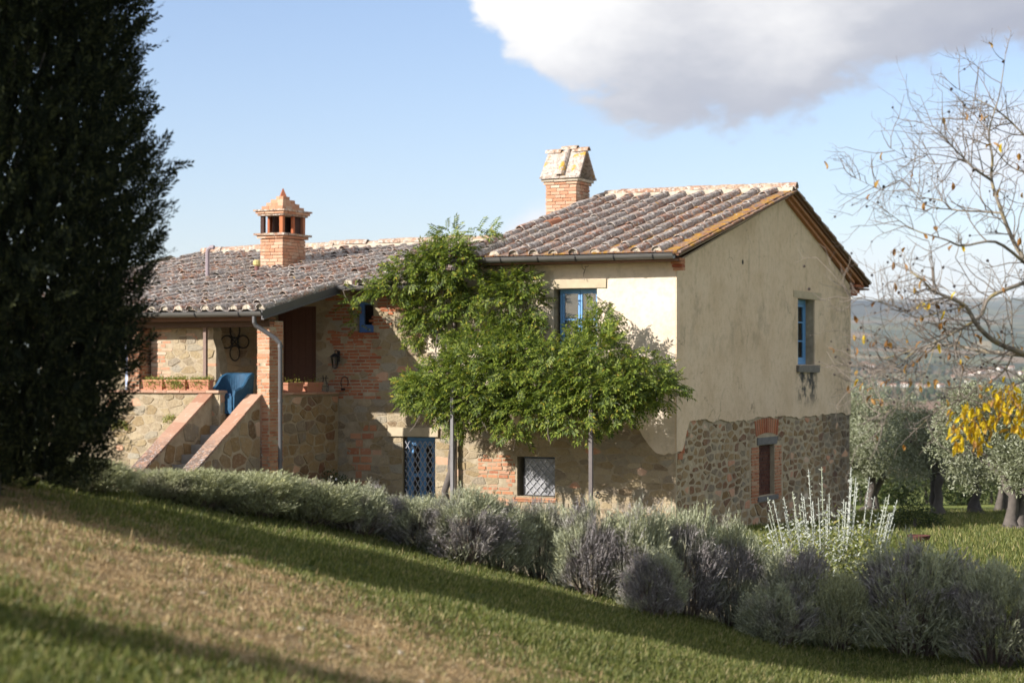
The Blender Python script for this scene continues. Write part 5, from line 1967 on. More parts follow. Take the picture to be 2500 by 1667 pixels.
# ------------------------------------------------------------------ wisteria and its pergola
def leaf_template(pairs=5, L=.24, ll=.082, lw=.030):
    V = []; F = []
    def leaflet(p, d, n):
        p = np.array(p, float); d = np.array(d, float); d /= np.linalg.norm(d)
        n = np.array(n, float); s = np.cross(d, n); s /= np.linalg.norm(s)
        o = len(V)
        l = ll * random.uniform(.85, 1.1)
        V.extend([p, p + d * l * .45 + s * lw * .5 + n * .004, p + d * l - n * .012, p + d * l * .45 - s * lw * .5 + n * .004])
        F.append((o, o + 1, o + 2, o + 3))
    for i in range(pairs):
        t = .22 + .72 * i / (pairs - 1)
        z = L * t; y = -.10 * L * t * t
        for s in (1, -1):
            leaflet((0, y, z), (s * .82, -.18, .55), (s * .15, 1, .1))
    leaflet((0, -.1 * L, L), (0, -.3, 1), (0, 1, .2))
    return np.array(V), np.array(F)


WIS = [leaf_template(5, .27, .098, .036), leaf_template(6, .31, .10, .036), leaf_template(4, .21, .09, .034)]


def build_wisteria():
    root = empty('wisteria', HW(-3.95, -2.3, -ZO), TH, label='green wisteria climbing the front wall and spreading over the pergola', cat='climbing plant')
    base = Vector((-3.95, -2.3, 0))
    # canopy and wall masses: centre, radii (house coordinates, eye height), leaves
    B = [
        (-4.75, -1.3, -.38, .62, .8, .42, 230), (-3.85, -1.5, -.12, .75, .95, .62, 330), (-2.85, -1.5, -.02, .85, .95, .68, 400),
        (-1.85, -1.5, -.05, .80, .95, .66, 390), (-.95, -1.5, -.08, .72, .95, .70, 350), (-.25, -1.4, -.18, .52, .85, .45, 210), (.22, -1.3, -.38, .30, .6, .24, 70),
        (-1.35, -1.0, .52, .42, .5, .42, 130), (-1.25, -.9, .88, .20, .3, .22, 40), (-2.5, -2.1, -.80, .60, .45, .42, 200), (-1.15, -2.2, -.80, .60, .45, .36, 190), (-1.8, -2.25, -.55, .5, .3, .42, 130), (-3.3, -2.25, -.42, .6, .3, .42, 150), (-.5, -2.2, -.45, .5, .3, .36, 110), (-4.4, -2.1, -.45, .5, .35, .36, 110),
        (-3.95, -1.9, -.78, .42, .5, .36, 120), (-5.25, -1.1, -.28, .30, .4, .22, 50), (-3.2, -1.9, -.75, .4, .5, .25, 90), (-.4, -1.6, -.62, .40, .5, .24, 80),
        (-4.1, -.9, .42, .55, .5, .38, 150), (-3.2, -1.0, .55, .4, .5, .28, 80),
        (-5.25, -.42, 1.45, .62, .28, .52, 190), (-4.75, -.72, 2.28, .46, .26, .42, 150), (-4.95, -.35, 2.72, .34, .28, .22, 90),
        (-3.55, -.36, 1.55, .62, .26, .52, 190), (-4.25, -.42, 1.75, .45, .30, .52, 130), (-5.55, -.32, .92, .40, .22, .48, 120), 
        (-4.0, -.5, .80, .42, .30, .40, 120), (-3.45, -.42, .62, .40, .26, .38, 100), (-6.15, -.70, 1.78, .42, .22, .18, 70), (-5.75, -.72, 2.02, .42, .22, .20, 80),
        (-5.3, -.68, 2.3, .35, .25, .25, 70), (-3.15, -.30, 1.35, .30, .2, .45, 60), (-7.05, -.68, 1.50, .16, .12, .16, 14), (-7.0, -.62, 1.10, .07, .06, .18, 8),
        (-4.35, .05, 2.92, .22, .16, .10, 12), (-1.80, -.26, 1.45, .14, .10, .14, 9), (-1.72, -.26, 1.02, .12, .10, .22, 12), (-3.6, -.15, 2.0, .4, .12, .18, 40),
    ]
    parts = [NPMesh(), NPMesh(), NPMesh()]
    C_ = []; Nn = []
    for cx, cy, cz, rx, ry, rz, n in B:
        n = int(n * 1.7)
        u = unit(n * 3)
        w = u[:, 1] * -.6 + u[:, 2] * .5
        u = u[(w > -.55)][:int(n * 1.15)]
        rad = rng.uniform(.55, 1.08, len(u)) ** .5
        nz_ = np.array([mnoise.noise(Vector(((cx + d[0] * rx) * 3.4, (cy + d[1] * ry) * 3.4, (cz + d[2] * rz) * 3.4))) for d in u])
        ok = nz_ > -.16
        u, rad, nz_ = u[ok], rad[ok], nz_[ok]
        lump = 1 + .42 * nz_
        P = np.array((cx, cy, cz)) + u * np.array((rx, ry, rz)) * (rad * lump)[:, None]
        P[:, 1] = np.minimum(P[:, 1], -.06) if cz < 2.6 else P[:, 1]
        C_.append(P); Nn.append(u)
    P = np.concatenate(C_); u = np.concatenate(Nn)
    n = len(P)
    D = u * np.array((.9, .8, .35)) + rng.normal(size=(n, 3)) * .45 + np.array((0, -.25, -.12))
    N = u * .5 + np.array((-.25, -.45, .75)) + rng.normal(size=(n, 3)) * .35
    k = rng.integers(0, 3, n)
    for j in range(3):
        s = k == j
        Mx = frames_n(D[s], N[s]) * rng.uniform(.8, 1.15, (s.sum(), 1, 1))
        parts[j].add(scatter(WIS[j][0], WIS[j][1], Mx, P[s] - np.array(base) + np.array((0, 0, ZO))))
    m = NPMesh()
    for q in parts:
        for V, F in zip(q.V, q.F):
            m.add((V, F - F.min()))
    new_ob('foliage', m.mesh('foliage', M['wisteria']), root, kind='stuff')
    mb = MB()
    tr = MB()
    tr.tube(wander((-3.98, -2.36, -3.0), (-3.80, -2.42, -1.75), 8, .16, 1.3), [.085, .08, .075, .08, .07, .07, .065, .06], 8)
    tr.tube(wander((-3.80, -2.42, -1.75), (-3.95, -2.2, -.5), 6, .10, 2.3), [.06, .055, .05, .045, .04, .035], 8)
    tr.tube(wander((-3.85, -2.3, -2.8), (-4.05, -2.1, -.6), 9, .14, 5.3), .03, 6)
    def shift(mb_):
        mb_.v = [(x - base.x, y - base.y, z + ZO) for x, y, z in mb_.v]
        return mb_
    new_ob('trunk', shift(tr).mesh('trunk', M['bark'], True), root)
    vines = [((-3.95, -2.2, -.5), (-5.2, -.5, .4)), ((-5.2, -.5, .4), (-4.9, -.55, 2.5)), ((-3.95, -2.2, -.5), (.3, -1.6, -.35)), ((-4.6, -.3, .6), (-3.1, -.2, 1.5)),
             ((-2.8, -1.4, -.1), (-1.3, -.9, .9)), ((-1.3, -.4, .8), (-1.8, -.1, 1.6)), ((-1.75, -.08, 1.55), (-.95, -.06, 1.0)), ((-.95, -.06, 1.0), (-.9, -.06, .6)),
             ((-5.6, -.7, 2.0), (-7.3, -.75, 1.72)), ((-7.3, -.75, 1.72), (-7.0, -.6, .95)), ((-5.4, -.75, 2.2), (-6.0, -.4, 2.45)), ((-3.1, -.12, 1.2), (-2.8, -.1, .6)),
             ((-1.95, -.12, 1.86), (-2.0, -.12, 2.2)), ((-1.97, -.12, 1.98), (-1.86, -.12, 2.16))]
    for i, (p, q) in enumerate(vines):
        mb.tube(wander(p, q, 8, .16 if i < 5 else .08, i + 9.5), .02 if i < 3 else .0065, 5)
    for i in range(26):
        c = B[i % 16]
        p = np.array((c[0], c[1] - .2, c[2] - c[5] * .6))
        q = p + rng.uniform(-1, 1, 3) * np.array((.35, .25, .1)) - np.array((0, .1, rng.uniform(.15, .5)))
        mb.tube(wander(p, q, 6, .08, i + 40), .005, 4)
    new_ob('stems', shift(mb).mesh('stems', M['twig']), root)
    # pergola
    pr = empty('pergola', HW(-.77, -2.5, -ZO), TH, label='rusty steel pergola posts and rails under the wisteria', cat='pergola')
    bo = Vector((-.77, -2.5, 0))
    def pb(mb_, nm, mat):
        mb_.v = [(x - bo.x, y - bo.y, z + ZO) for x, y, z in mb_.v]
        return new_ob(nm, mb_.mesh(nm, mat), pr)
    pb(MB().box(-.805, -.735, -2.535, -2.465, -3.0, -.36), 'post', M['steel_post'])
    pb(MB().box(-3.79, -3.73, -2.53, -2.47, -3.0, -.36), 'post', M['timber_grey'])
    pb(MB().box(-4.6, .0, -1.95, -1.89, -.35, -.29), 'rail', M['steel_post'])
    for xx in (-4.7, -3.76, -2.77, -1.77, -.77, .2):
        pb(MB().box(xx - .03, xx + .03, -1.89, -.02, -.34, -.30), 'cross_rail', M['steel_post'])


build_wisteria()


# ------------------------------------------------------------------ cypresses
def build_cypresses():
    n = 17500
    H = 9.5
    t = rng.uniform(0, 1, n) ** .85
    z = .05 + t * (H - .05)
    prof = np.interp(z / H, [0, .026, .075, .18, .40, .62, .82, .94, 1], [1.0, 1.22, 1.40, 1.46, 1.40, 1.25, .88, .42, .05])
    ph = rng.uniform(0, 2 * np.pi, n)
    lump = np.array([1 + .24 * mnoise.fractal(Vector((math.cos(a) * 1.3, math.sin(a) * 1.3, zz * .62)), 1.0, 2.0, 3) for a, zz in zip(ph, z)])
    r = prof * lump * np.sqrt(rng.uniform(.42, 1.08, n))
    gap = np.array([mnoise.noise(Vector((math.cos(a) * q * 1.5, math.sin(a) * q * 1.5, zz * .8 + 9))) for a, q, zz in zip(ph, r, z)])
    keep = gap > -.60
    z, ph, r, prof = z[keep], ph[keep], r[keep], prof[keep]
    n = len(z)
    P = np.stack([np.cos(ph) * r, np.sin(ph) * r, z], 1)
    D = np.stack([np.cos(ph) * .75, np.sin(ph) * .75, np.full(n, .75)], 1) + rng.normal(size=(n, 3)) * .33
    tv = []; tf = []
    rs = random.Random(3)
    for i in range(22):
        f = i / 21
        zz = .01 + f * .21
        o = len(tv)
        s = 1 if i % 2 else -1
        dx, dy, dz = s * rs.uniform(.4, .9), rs.uniform(-.35, .35), rs.uniform(.5, .9)
        L = .050 * (1.1 - f * .4)
        w = .013
        p = np.array((0, 0, zz)); d = np.array((dx, dy, dz)); d /= np.linalg.norm(d)
        sd = np.cross(d, (rs.uniform(-.3, .3), 1, 0)); sd /= np.linalg.norm(sd)
        tv += [p, p + d * L * .5 + sd * w * .5, p + d * L, p + d * L * .5 - sd * w * .5]
        tf.append((o, o + 1, o + 2, o + 3))
    V, F = scatter(np.array(tv), np.array(tf), frames(D, scale=rng.uniform(.9, 1.7, n)), P)
    k = 30000
    zz = .1 + rng.uniform(0, 1, k) ** .85 * (H - .6)
    rr = np.interp(zz / H, [0, .026, .075, .18, .40, .62, .82, .94, 1], [.75, 1.05, 1.34, 1.44, 1.40, 1.25, .88, .42, .05]) * np.sqrt(rng.uniform(.02, .72, k))
    aa = rng.uniform(0, 2 * np.pi, k)
    g2 = np.array([mnoise.noise(Vector((math.cos(a) * q * 1.5, math.sin(a) * q * 1.5, h_ * .8 + 9))) for a, q, h_ in zip(aa, rr, zz)]) > -.62
    P2 = np.stack([np.cos(aa) * rr, np.sin(aa) * rr, zz], 1)[g2]
    V2, F2 = blades(P2, rng.normal(size=(len(P2), 3)) * .5 + np.array((0, 0, .8)), rng.uniform(.12, .22, len(P2)), rng.uniform(.04, .075, len(P2)))
    F = np.concatenate([F, F2 + len(V)]); V = np.concatenate([V, V2])
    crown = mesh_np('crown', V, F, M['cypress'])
    mb = MB()
    mb.tube(wander((0, 0, -.3), (.05, 0, H * .8), 9, .12, 4.0), [.19, .16, .14, .12, .10, .08, .06, .04, .02], 8)
    for i in range(46):
        a = rs.uniform(0, 6.28); z0 = rs.uniform(.3, H * .8)
        q = float(np.interp(z0 / H, [0, .2, .4, .62, .82, 1], [.7, 1.2, 1.3, 1.1, .6, .1]))
        mb.tube(wander((0, 0, z0), (math.cos(a) * q, math.sin(a) * q, z0 + q * .9), 5, .1, i), [.035, .028, .02, .013, .006], 5, False)
    trunk = mb.mesh('trunk', M['bark'])
    spots = [(-4.13, 15.5, 1.0, 0.4, 'big dark cypress filling the left edge of the view, blurred and close'),
             (-8.93, 12.8, .86, 2.1, 'dark cypress standing outside the view, up the bank on the left'),
             (-6.5, 14.15, .93, 3.0, 'dark cypress next to the one at the left edge, just outside the view'),
             (-8.36, 7.36, .30, 1.0, 'young cypress low on the bank, outside the view beside the camera')]
    for i, (x, y, s, rz, lab) in enumerate(spots):
        r_ = empty('cypress', (x, y, float(ground_z(x, y)) - .05), .516 + (math.pi * (i == 1)), label=lab, cat='tree', group='cypresses on the bank')
        r_.scale = (s * .87, s * .62, s)
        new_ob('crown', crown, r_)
        new_ob('trunk', trunk, r_)


build_cypresses()


# ------------------------------------------------------------------ walnut tree on the right, nearly bare
def vp(u, v, Y):
    """a point at depth Y seen in the direction (u, v) of the 2500 px wide photograph"""
    return np.array(((u - 1250) / 4861 * Y, Y, -(v - 905) / 4861 * Y))


def build_walnut():
    bx, by = 6.15, 18.6
    gz = float(ground_z(bx, by))
    root = empty('walnut_tree', (bx, by, gz), 0, label='nearly bare walnut tree with grey branches, brown husks and a yellow leaf cluster', cat='tree')
    off = np.array((bx, by, gz))
    limbs = []                                   # (points, r0, r1)
    def L(path, r0, r1):
        limbs.append(([vp(*p) - off for p in path], r0, r1))
    L([(2500, 863, 18.4), (2431, 834, 18.2), (2387, 795, 18.0), (2358, 748, 17.9), (2314, 725, 17.8), (2279, 710, 17.8), (2252, 684, 17.7), (2222, 662, 17.7)], .045, .010)
    L([(2500, 866, 18.4), (2402, 857, 18.6), (2343, 845, 18.7), (2290, 842, 18.7), (2240, 852, 18.8), (2190, 848, 18.9)], .040, .008)
    L([(2500, 690, 18.3), (2417, 725, 18.2), (2393, 772, 18.1), (2340, 805, 18.0), (2290, 832, 17.9), (2240, 850, 17.9), (2170, 872, 17.8), (2112, 890, 17.7)], .034, .005)
    L([(2350, 800, 18.1), (2330, 840, 18.2), (2280, 850, 18.3), (2200, 905, 18.3), (2130, 900, 18.3), (2090, 878, 18.3)], .016, .004)
    L([(2500, 631, 18.5), (2474, 588, 18.5), (2445, 516, 18.4), (2421, 440, 18.4), (2423, 387, 18.3), (2415, 320, 18.3), (2440, 230, 18.3), (2455, 130, 18.2)], .040, .005)
    L([(2421, 440, 18.4), (2378, 411, 18.2), (2354, 387, 18.2), (2325, 358, 18.1), (2287, 315, 18.0), (2250, 300, 18.0)], .022, .004)
    L([(2450, 520, 18.4), (2392, 516, 18.5), (2325, 511, 18.6), (2300, 490, 18.6), (2250, 480, 18.7), (2222, 455, 18.7)], .020, .004)
    L([(2500, 640, 18.4), (2430, 590, 18.0), (2350, 600, 17.9), (2310, 585, 17.8), (2230, 560, 17.8), (2170, 520, 17.7)], .026, .004)
    L([(2325, 511, 18.6), (2260, 500, 18.5), (2200, 440, 18.5), (2150, 460, 18.4), (2090, 435, 18.4)], .010, .003)
    L([(2354, 387, 18.2), (2300, 400, 18.1), (2230, 390, 18.1), (2175, 362, 18.0)], .010, .003)
    L([(2314, 725, 17.8), (2260, 735, 17.7), (2200, 760, 17.7), (2130, 727, 17.6), (2075, 728, 17.6)], .014, .003)
    L([(2358, 748, 17.9), (2300, 760, 17.8), (2240, 775, 17.7), (2180, 745, 17.7), (2130, 735, 17.6)], .014, .003)
    L([(2402, 857, 18.6), (2360, 880, 18.6), (2345, 930, 18.7), (2335, 980, 18.7), (2290, 1000, 18.7), (2240, 1045, 18.7)], .014, .003)
    L([(2475, 857, 18.4), (2455, 900, 18.4), (2420, 930, 18.3), (2370, 960, 18.3), (2345, 975, 18.2)], .018, .004)
    L([(2500, 930, 18.4), (2460, 945, 18.3), (2420, 965, 18.3), (2390, 985, 18.3)], .014, .004)
    L([(2475, 857, 18.4), (2470, 800, 18.6), (2468, 740, 18.6), (2440, 690, 18.7)], .018, .004)
    L([(2500, 330, 18.4), (2460, 290, 18.4), (2420, 260, 18.3), (2380, 240, 18.3), (2335, 215, 18.2)], .018, .003)
    L([(2500, 420, 18.6), (2460, 400, 18.6), (2400, 330, 18.5), (2360, 290, 18.5)], .014, .003)
    L([(2240, 850, 17.9), (2190, 890, 17.8), (2150, 905, 17.8), (2095, 940, 17.8)], .009, .003)
    L([(2280, 850, 18.3), (2250, 930, 18.2), (2190, 990, 18.2), (2150, 1010, 18.2)], .008, .003)
    rs = random.Random(12)
    # crown beyond the frame, so the tree is whole
    fork = np.array((0.0, 0.0, 1.6))
    for i in range(len(limbs)):
        pts, r0, r1 = limbs[i]
        if pts[0][0] > vp(2490, 0, 18.4)[0] - off[0] - .05:
            e = pts[0]
            m = fork + (e - fork) * .5 + np.array((.15, 0, .1))
            limbs.append(([fork, m, e], .065, r0))
    for i in range(9):
        a = rs.uniform(-1.2, 1.6)
        e = fork + np.array((math.cos(a) * rs.uniform(1.2, 2.6), math.sin(a) * 1.8, rs.uniform(.8, 3.6)))
        m = fork + (e - fork) * .5 + np.array((0, 0, .3))
        limbs.append(([fork, m, e], .06, .006))
    mb = MB(); tw = MB()
    tips = []; sites = []
    def smooth(pts, k):
        out = []
        P = [pts[0]] + list(pts) + [pts[-1]]
        for i in range(1, len(P) - 2):
            for j in range(k):
                t = j / k
                a, b, c, d = P[i - 1], P[i], P[i + 1], P[i + 2]
                out.append(.5 * ((2 * b) + (-a + c) * t + (2 * a - 5 * b + 4 * c - d) * t * t + (-a + 3 * b - 3 * c + d) * t ** 3))
        out.append(pts[-1])
        return out
    def twig(p, d, L, r, depth):
        n = 5
        pts = [p]
        q = np.array(p); dd = d / np.linalg.norm(d)
        for i in range(n):
            dd = dd + rng.normal(size=3) * .15 + np.array((0, 0, .04))
            dd /= np.linalg.norm(dd)
            q = q + dd * (L / n)
            pts.append(q.copy())
            if depth > 0 and rs.random() < .46:
                side = np.cross(dd, rng.normal(size=3))
                side /= np.linalg.norm(side)
                twig(q.copy(), dd * .6 + side * .8, L * rs.uniform(.35, .65), r * .62, depth - 1)
            elif rs.random() < .25:
                sites.append(q.copy())
        tw.tube(pts, [r * (1 - .50 * i / n) for i in range(n + 1)], 4, False)
        tips.append((pts[-1].copy(), dd.copy()))
    for pts, r0, r1 in limbs:
        s = smooth(pts, 4)
        n = len(s)
        mb.tube(s, [.60 * (r0 + (r1 - r0) * i / (n - 1)) for i in range(n)], 6)
        inside = pts[-1][0] < vp(2500, 0, 18.4)[0] - off[0]
        for i in range(2, n):
            rr = r0 + (r1 - r0) * i / (n - 1)
            for _ in range(2 if inside else 1):
                if rs.random() < .50:
                    d = s[min(i + 1, n - 1)] - s[i - 1]
                    d = d / max(np.linalg.norm(d), 1e-6)
                    side = np.cross(d, rng.normal(size=3)); side /= np.linalg.norm(side)
                    twig(s[i], d * .5 + side * .9 + np.array((-.15, 0, .12)), rs.uniform(.22, .55), max(.0042, min(rr * .4, .0065)), 2)
        twig(s[-1], s[-1] - s[-2], rs.uniform(.15, .3), .005, 1)
    new_ob('limbs', mb.mesh('limbs', M['walnut'], True), root)
    new_ob('twigs', tw.mesh('twigs', M['twig']), root, kind='stuff')
    t = MB()
    t.tube(wander((0, 0, -.2), fork, 6, .08, 3.3), [.24, .19, .17, .16, .15, .15], 10)
    new_ob('trunk', t.mesh('trunk', M['walnut'], True), root)
    # leaves: each its own piece
    def leaf_mesh(name, mat, L, w, curl):
        L *= .85; w *= .95
        V = []; F = []
        n = 5
        for i in range(n):
            f = i / (n - 1)
            ww = w * math.sin(math.pi * min(.97, .06 + .9 * f)) * .5
            z = L * f; y = curl * math.sin(f * 2.4)
            V += [(-ww, y - .012, z), (0, y, z), (ww, y - .012, z)]
        for i in range(n - 1):
            a = i * 3
            F += [(a, a + 1, a + 4, a + 3), (a + 1, a + 2, a + 5, a + 4)]
        return mesh_np(name, V, F, mat)
    ym = [leaf_mesh('yellow_leaf', M['leaf_yellow'], .098 * s, .040 * s, c) for s, c in ((1, .012), (1.12, -.015), (.85, .02))]
    bm = [leaf_mesh('brown_leaf', M['leaf_brown'], .085 * s, .040 * s, c) for s, c in ((1, .028), (1.1, -.02), (.8, .04))]
    def put(me, nm, p, d):
        o = bpy.data.objects.new(nm, me)
        o.location = p
        o.rotation_mode = 'QUATERNION'
        q = Vector(d).normalized().to_track_quat('Z', 'Y')
        from mathutils import Quaternion
        o.rotation_quaternion = q @ Quaternion((0, 0, 1), rs.uniform(0, 6.28))
        link(o, root)
    # the hanging yellow cluster: centre (u, v), spread, count
    yc = [(2365, 1000, 30, 22, 24), (2350, 1050, 22, 30, 24), (2385, 1065, 16, 28, 20), (2405, 1030, 20, 20, 16), (2440, 1010, 30, 26, 26), (2470, 960, 26, 30, 28),
          (2490, 990, 18, 20, 16), (2475, 1040, 16, 18, 12), (2430, 960, 22, 18, 12), (2500, 1030, 16, 20, 10), (2345, 1080, 8, 10, 5), (2390, 1095, 6, 6, 4), (2530, 980, 30, 30, 18)]
    for u, v, su, sv, k in yc:
        for _ in range(int(k * 1.15)):
            p = vp(u + rs.gauss(0, su * .6), v + rs.gauss(0, sv * .6), 18.25 + rs.gauss(0, .12)) - off
            put(rs.choice(bm if rs.random() < .14 else ym), 'leaf', p, (rs.gauss(-.15, .35), rs.gauss(0, .35), -1 + rs.gauss(0, .35)))
    bl = [(2086, 770), (2085, 817), (2110, 818), (2139, 832), (2166, 828), (2093, 925), (2105, 935), (2130, 945), (2130, 965), (2150, 975), (2175, 925), (2160, 930), (2148, 972), (2070, 942),
          (2252, 682), (2257, 672), (2330, 712), (2307, 760), (2300, 785), (2215, 890), (2228, 880), (2250, 870), (2344, 878), (2270, 740), (2282, 742), (2250, 735), (2286, 925),
          (2290, 930), (2420, 920), (2452, 918), (2427, 347), (2420, 350), (2446, 350), (2488, 375), (2480, 400), (2282, 553), (2256, 570), (2277, 572), (2350, 598), (2208, 603), (2182, 640),
          (2206, 642), (2135, 735), (2182, 690), (2252, 735), (2310, 780), (2290, 840), (2380, 815), (2395, 820), (2448, 700), (2232, 700), (2163, 832), (2248, 832), (2206, 1084), (2495, 470), (2490, 580)]
    for u, v in bl:
        p = vp(u, v, 17.8 + rs.gauss(0, .25)) - off
        put(rs.choice(bm if rs.random() < .8 else ym), 'leaf', p, (rs.gauss(0, .4), rs.gauss(0, .4), -1))
    for i in rng.choice(len(tips), 55, replace=False):
        put(rs.choice(bm), 'leaf', tips[i][0] - np.array((0, 0, .01)), (rs.gauss(0, .4), rs.gauss(0, .4), -1))
    hs = MB()
    picks = rng.choice(len(tips), min(150, len(tips)), replace=False)
    for i in picks:
        p, d = tips[i]
        r = rs.uniform(.008, .016)
        hs.lathe([(.001, -r), (r * .8, -r * .5), (r, 0), (r * .8, r * .6), (.001, r)], tuple(p), 5)
    new_ob('husks', hs.mesh('husks', M['husk']), root, kind='stuff')


build_walnut()


# ------------------------------------------------------------------ olive trees and hedge beyond
def olive_variant(k):
    rs = random.Random(200 + k)
    m = NPMesh()
    cl = []
    for i in range(26):
        a = rs.uniform(0, 6.28); q = math.sqrt(rs.random()) * 1.25
        cl.append((math.cos(a) * q, math.sin(a) * q, 2.15 + rs.uniform(-.75, .95) - q * .22, rs.uniform(.42, .72)))
    for cx, cy, cz, r in cl:
        n = int(620 * r)
        u = unit(n)
        rad = r * np.sqrt(rng.uniform(.2, 1.1, n))
        P = np.array((cx, cy, cz)) + u * rad[:, None] * np.array((1, 1, .85))
        D = u * .6 + rng.normal(size=(n, 3)) * .5 + np.array((0, 0, .1))
        for j in range(4):
            D2 = D + rng.normal(size=(n, 3)) * .55
            m.add(blades(P + rng.normal(size=(n, 3)) * .03, D2, rng.uniform(.06, .10, n), rng.uniform(.020, .032, n)))
    crown = m.mesh('crown', M['olive'])
    mb = MB()
    lean = rs.uniform(-.25, .3)
    top = (lean, .05, 1.15)
    mb.tube(wander((0, 0, -.15), top, 7, .20, k + .5), [.34, .21, .14, .115, .105, .11, .12], 9)
    mb.tube(wander((.14, .0, -.12), (lean + .45, .1, 1.3), 6, .18, k + 5.5), [.20, .13, .10, .085, .08, .07], 7)
    for i in range(9):
        c = cl[i * 2]
        mb.tube(wander(top, c[:3], 5, .14, i + k * 13), [.085, .07, .05, .035, .02], 6, False)
    for i in range(5):
        a = i * 1.26 + .3
        mb.tube([(math.cos(a) * .12, math.sin(a) * .12, .12), (math.cos(a) * .30, math.sin(a) * .30, -.02), (math.cos(a) * .5, math.sin(a) * .5, -.12)], [.09, .07, .03], 6)
    return crown, mb.mesh('trunk', M['bark'], True)


OLV = [olive_variant(k) for k in range(3)]
olives = [
    (10.55, 42.0, 1.02, 1, .3, 'olive tree with a split gnarled trunk nearest the right edge'),
    (11.98, 56.0, 1.04, 0, 2.0, 'olive tree with a straight trunk in the middle of the grove'),
    (13.4, 57.5, 1.05, 1, 1.2, 'olive tree with a trunk bending to the right, behind the split-trunk olive'),
    (10.9, 61.0, 1.14, 2, 0.5, 'tall olive tree rising right behind the back corner of the house'),
    (15.0, 61.0, 1.10, 0, 4.1, 'far olive tree with a thin upright trunk at the back of the grove'),
    (17.2, 55.0, 1.15, 0, 1.7, 'olive tree at the right edge deeper in the grove'),
    (11.0, 66.0, 1.12, 2, 2.6, 'olive tree at the far end of the grove before the hedge'),
]
for i, (x, y, s, v, rz, lab) in enumerate(olives):
    r = empty('olive_tree', (x, y, float(ground_z(x, y))), rz, label=lab, cat='tree', group='olive trees in the grove')
    r.scale = (s, s, s)
    new_ob('crown', OLV[v][0], r)
    new_ob('trunk', OLV[v][1], r)


def leafy_mass(n, rad, seed, size, flat=.8):
    m = NPMesh()
    u = unit(n)
    u[:, 2] = np.abs(u[:, 2])
    lump = np.array([1 + .3 * mnoise.noise(Vector((d[0] * 2.6 + seed, d[1] * 2.6, d[2] * 2.6))) for d in u])
    P = u * np.array(rad) * (np.sqrt(rng.uniform(.25, 1.05, n)) * lump)[:, None]
    m.add(blades(P, u + rng.normal(size=(n, 3)) * .6, rng.uniform(.7, 1.3, n) * size, rng.uniform(.35, .55, n) * size))
    return m


hx = [(8 + 2.6 * i, 74 + .6 * i) for i in range(9)]
hl = ['behind the tallest olive', 'left of the straight-trunked olive', 'just right of the straight-trunked olive', 'behind the bending olive trunk', 'between bending and split trunks', 'behind the split-trunked olive', 'right of the split-trunked olive', 'second from right', 'rightmost']
for i, (x, y) in enumerate(hx):
    r = empty('hedge_shrub', (x, y, float(ground_z(x, y))), i * 1.1, label='dark green hedge shrub ending the grove, ' + hl[i], cat='shrub', group='hedge shrubs behind the olive grove')
    if i == 0:
        hm = leafy_mass(4200, (1.7, 1.3, 1.5), 3, .13).mesh('foliage', M['hedge'])
        sm = MB().tube([(0, 0, -.1), (.05, 0, .6), (.2, .1, 1.0)], [.08, .06, .03], 6).mesh('stem', M['bark'])
    o = new_ob('foliage', hm, r); o.scale = (1, 1, random.uniform(.85, 1.2))
    new_ob('stem', sm, r)
x, y = 8.6, 42.5
r = empty('round_shrub', (x, y, float(ground_z(x, y))), 0, label='dark round clipped shrub on the grass right of the silver shoots', cat='shrub')
new_ob('foliage', leafy_mass(2600, (.62, .6, .62), 9, .06).mesh('foliage', M['hedge']), r)
new_ob('stem', MB().tube([(0, 0, -.1), (.0, 0, .3)], [.05, .03], 6).mesh('stem', M['bark']), r)

# rose bush at the foot of the shaded wall
p = HW(-7.55, -.75, -ZO)
r = empty('rose_bush', p, TH, label='dark rose bush with tiny white flowers at the foot of the shaded wall', cat='shrub')
new_ob('foliage', leafy_mass(2600, (.75, .42, .78), 12, .055).mesh('foliage', M['rose']), r)
mb = MB()
for i in range(7):
    a = i * .9
    mb.tube(wander((math.cos(a) * .05, math.sin(a) * .05, -.05), (math.cos(a) * .45, math.sin(a) * .25, .6), 5, .06, i), [.012, .01, .008, .006, .004], 5, False)
new_ob('stem', mb.mesh('stem', M['twig']), r)
fm = MB().lathe([(.001, 0), (.018, .006), (.024, .018), (.012, .014), (.001, .01)], (0, 0, 0), 7).mesh('flower', M['petal'])
for q in ((-.3, -.40, .62), (-.05, -.42, .45), (.30, -.36, .66), (.42, -.30, .40), (.1, -.4, .3), (-.45, -.3, .35)):
    o = new_ob('flower', fm, r, q); o.rotation_euler = (1.2, 0, q[0])
# caper on the porch wall
p = HW(-11.0, -3.60, -1.22)
r = empty('caper_plant', p, TH, label='small yellowish plant rooted in the lit porch wall near the cypress', cat='plant')
new_ob('foliage', leafy_mass(420, (.20, .16, .22), 15, .05).mesh('foliage', M['potleaf']), r)
p = HW(-9.75, -3.58, -1.05)
r = empty('caper_plant', p, TH, label='small trailing plant in the joints of the wall left of the stair', cat='plant')
new_ob('foliage', leafy_mass(200, (.16, .10, .14), 16, .045).mesh('foliage', M['potleaf']), r)

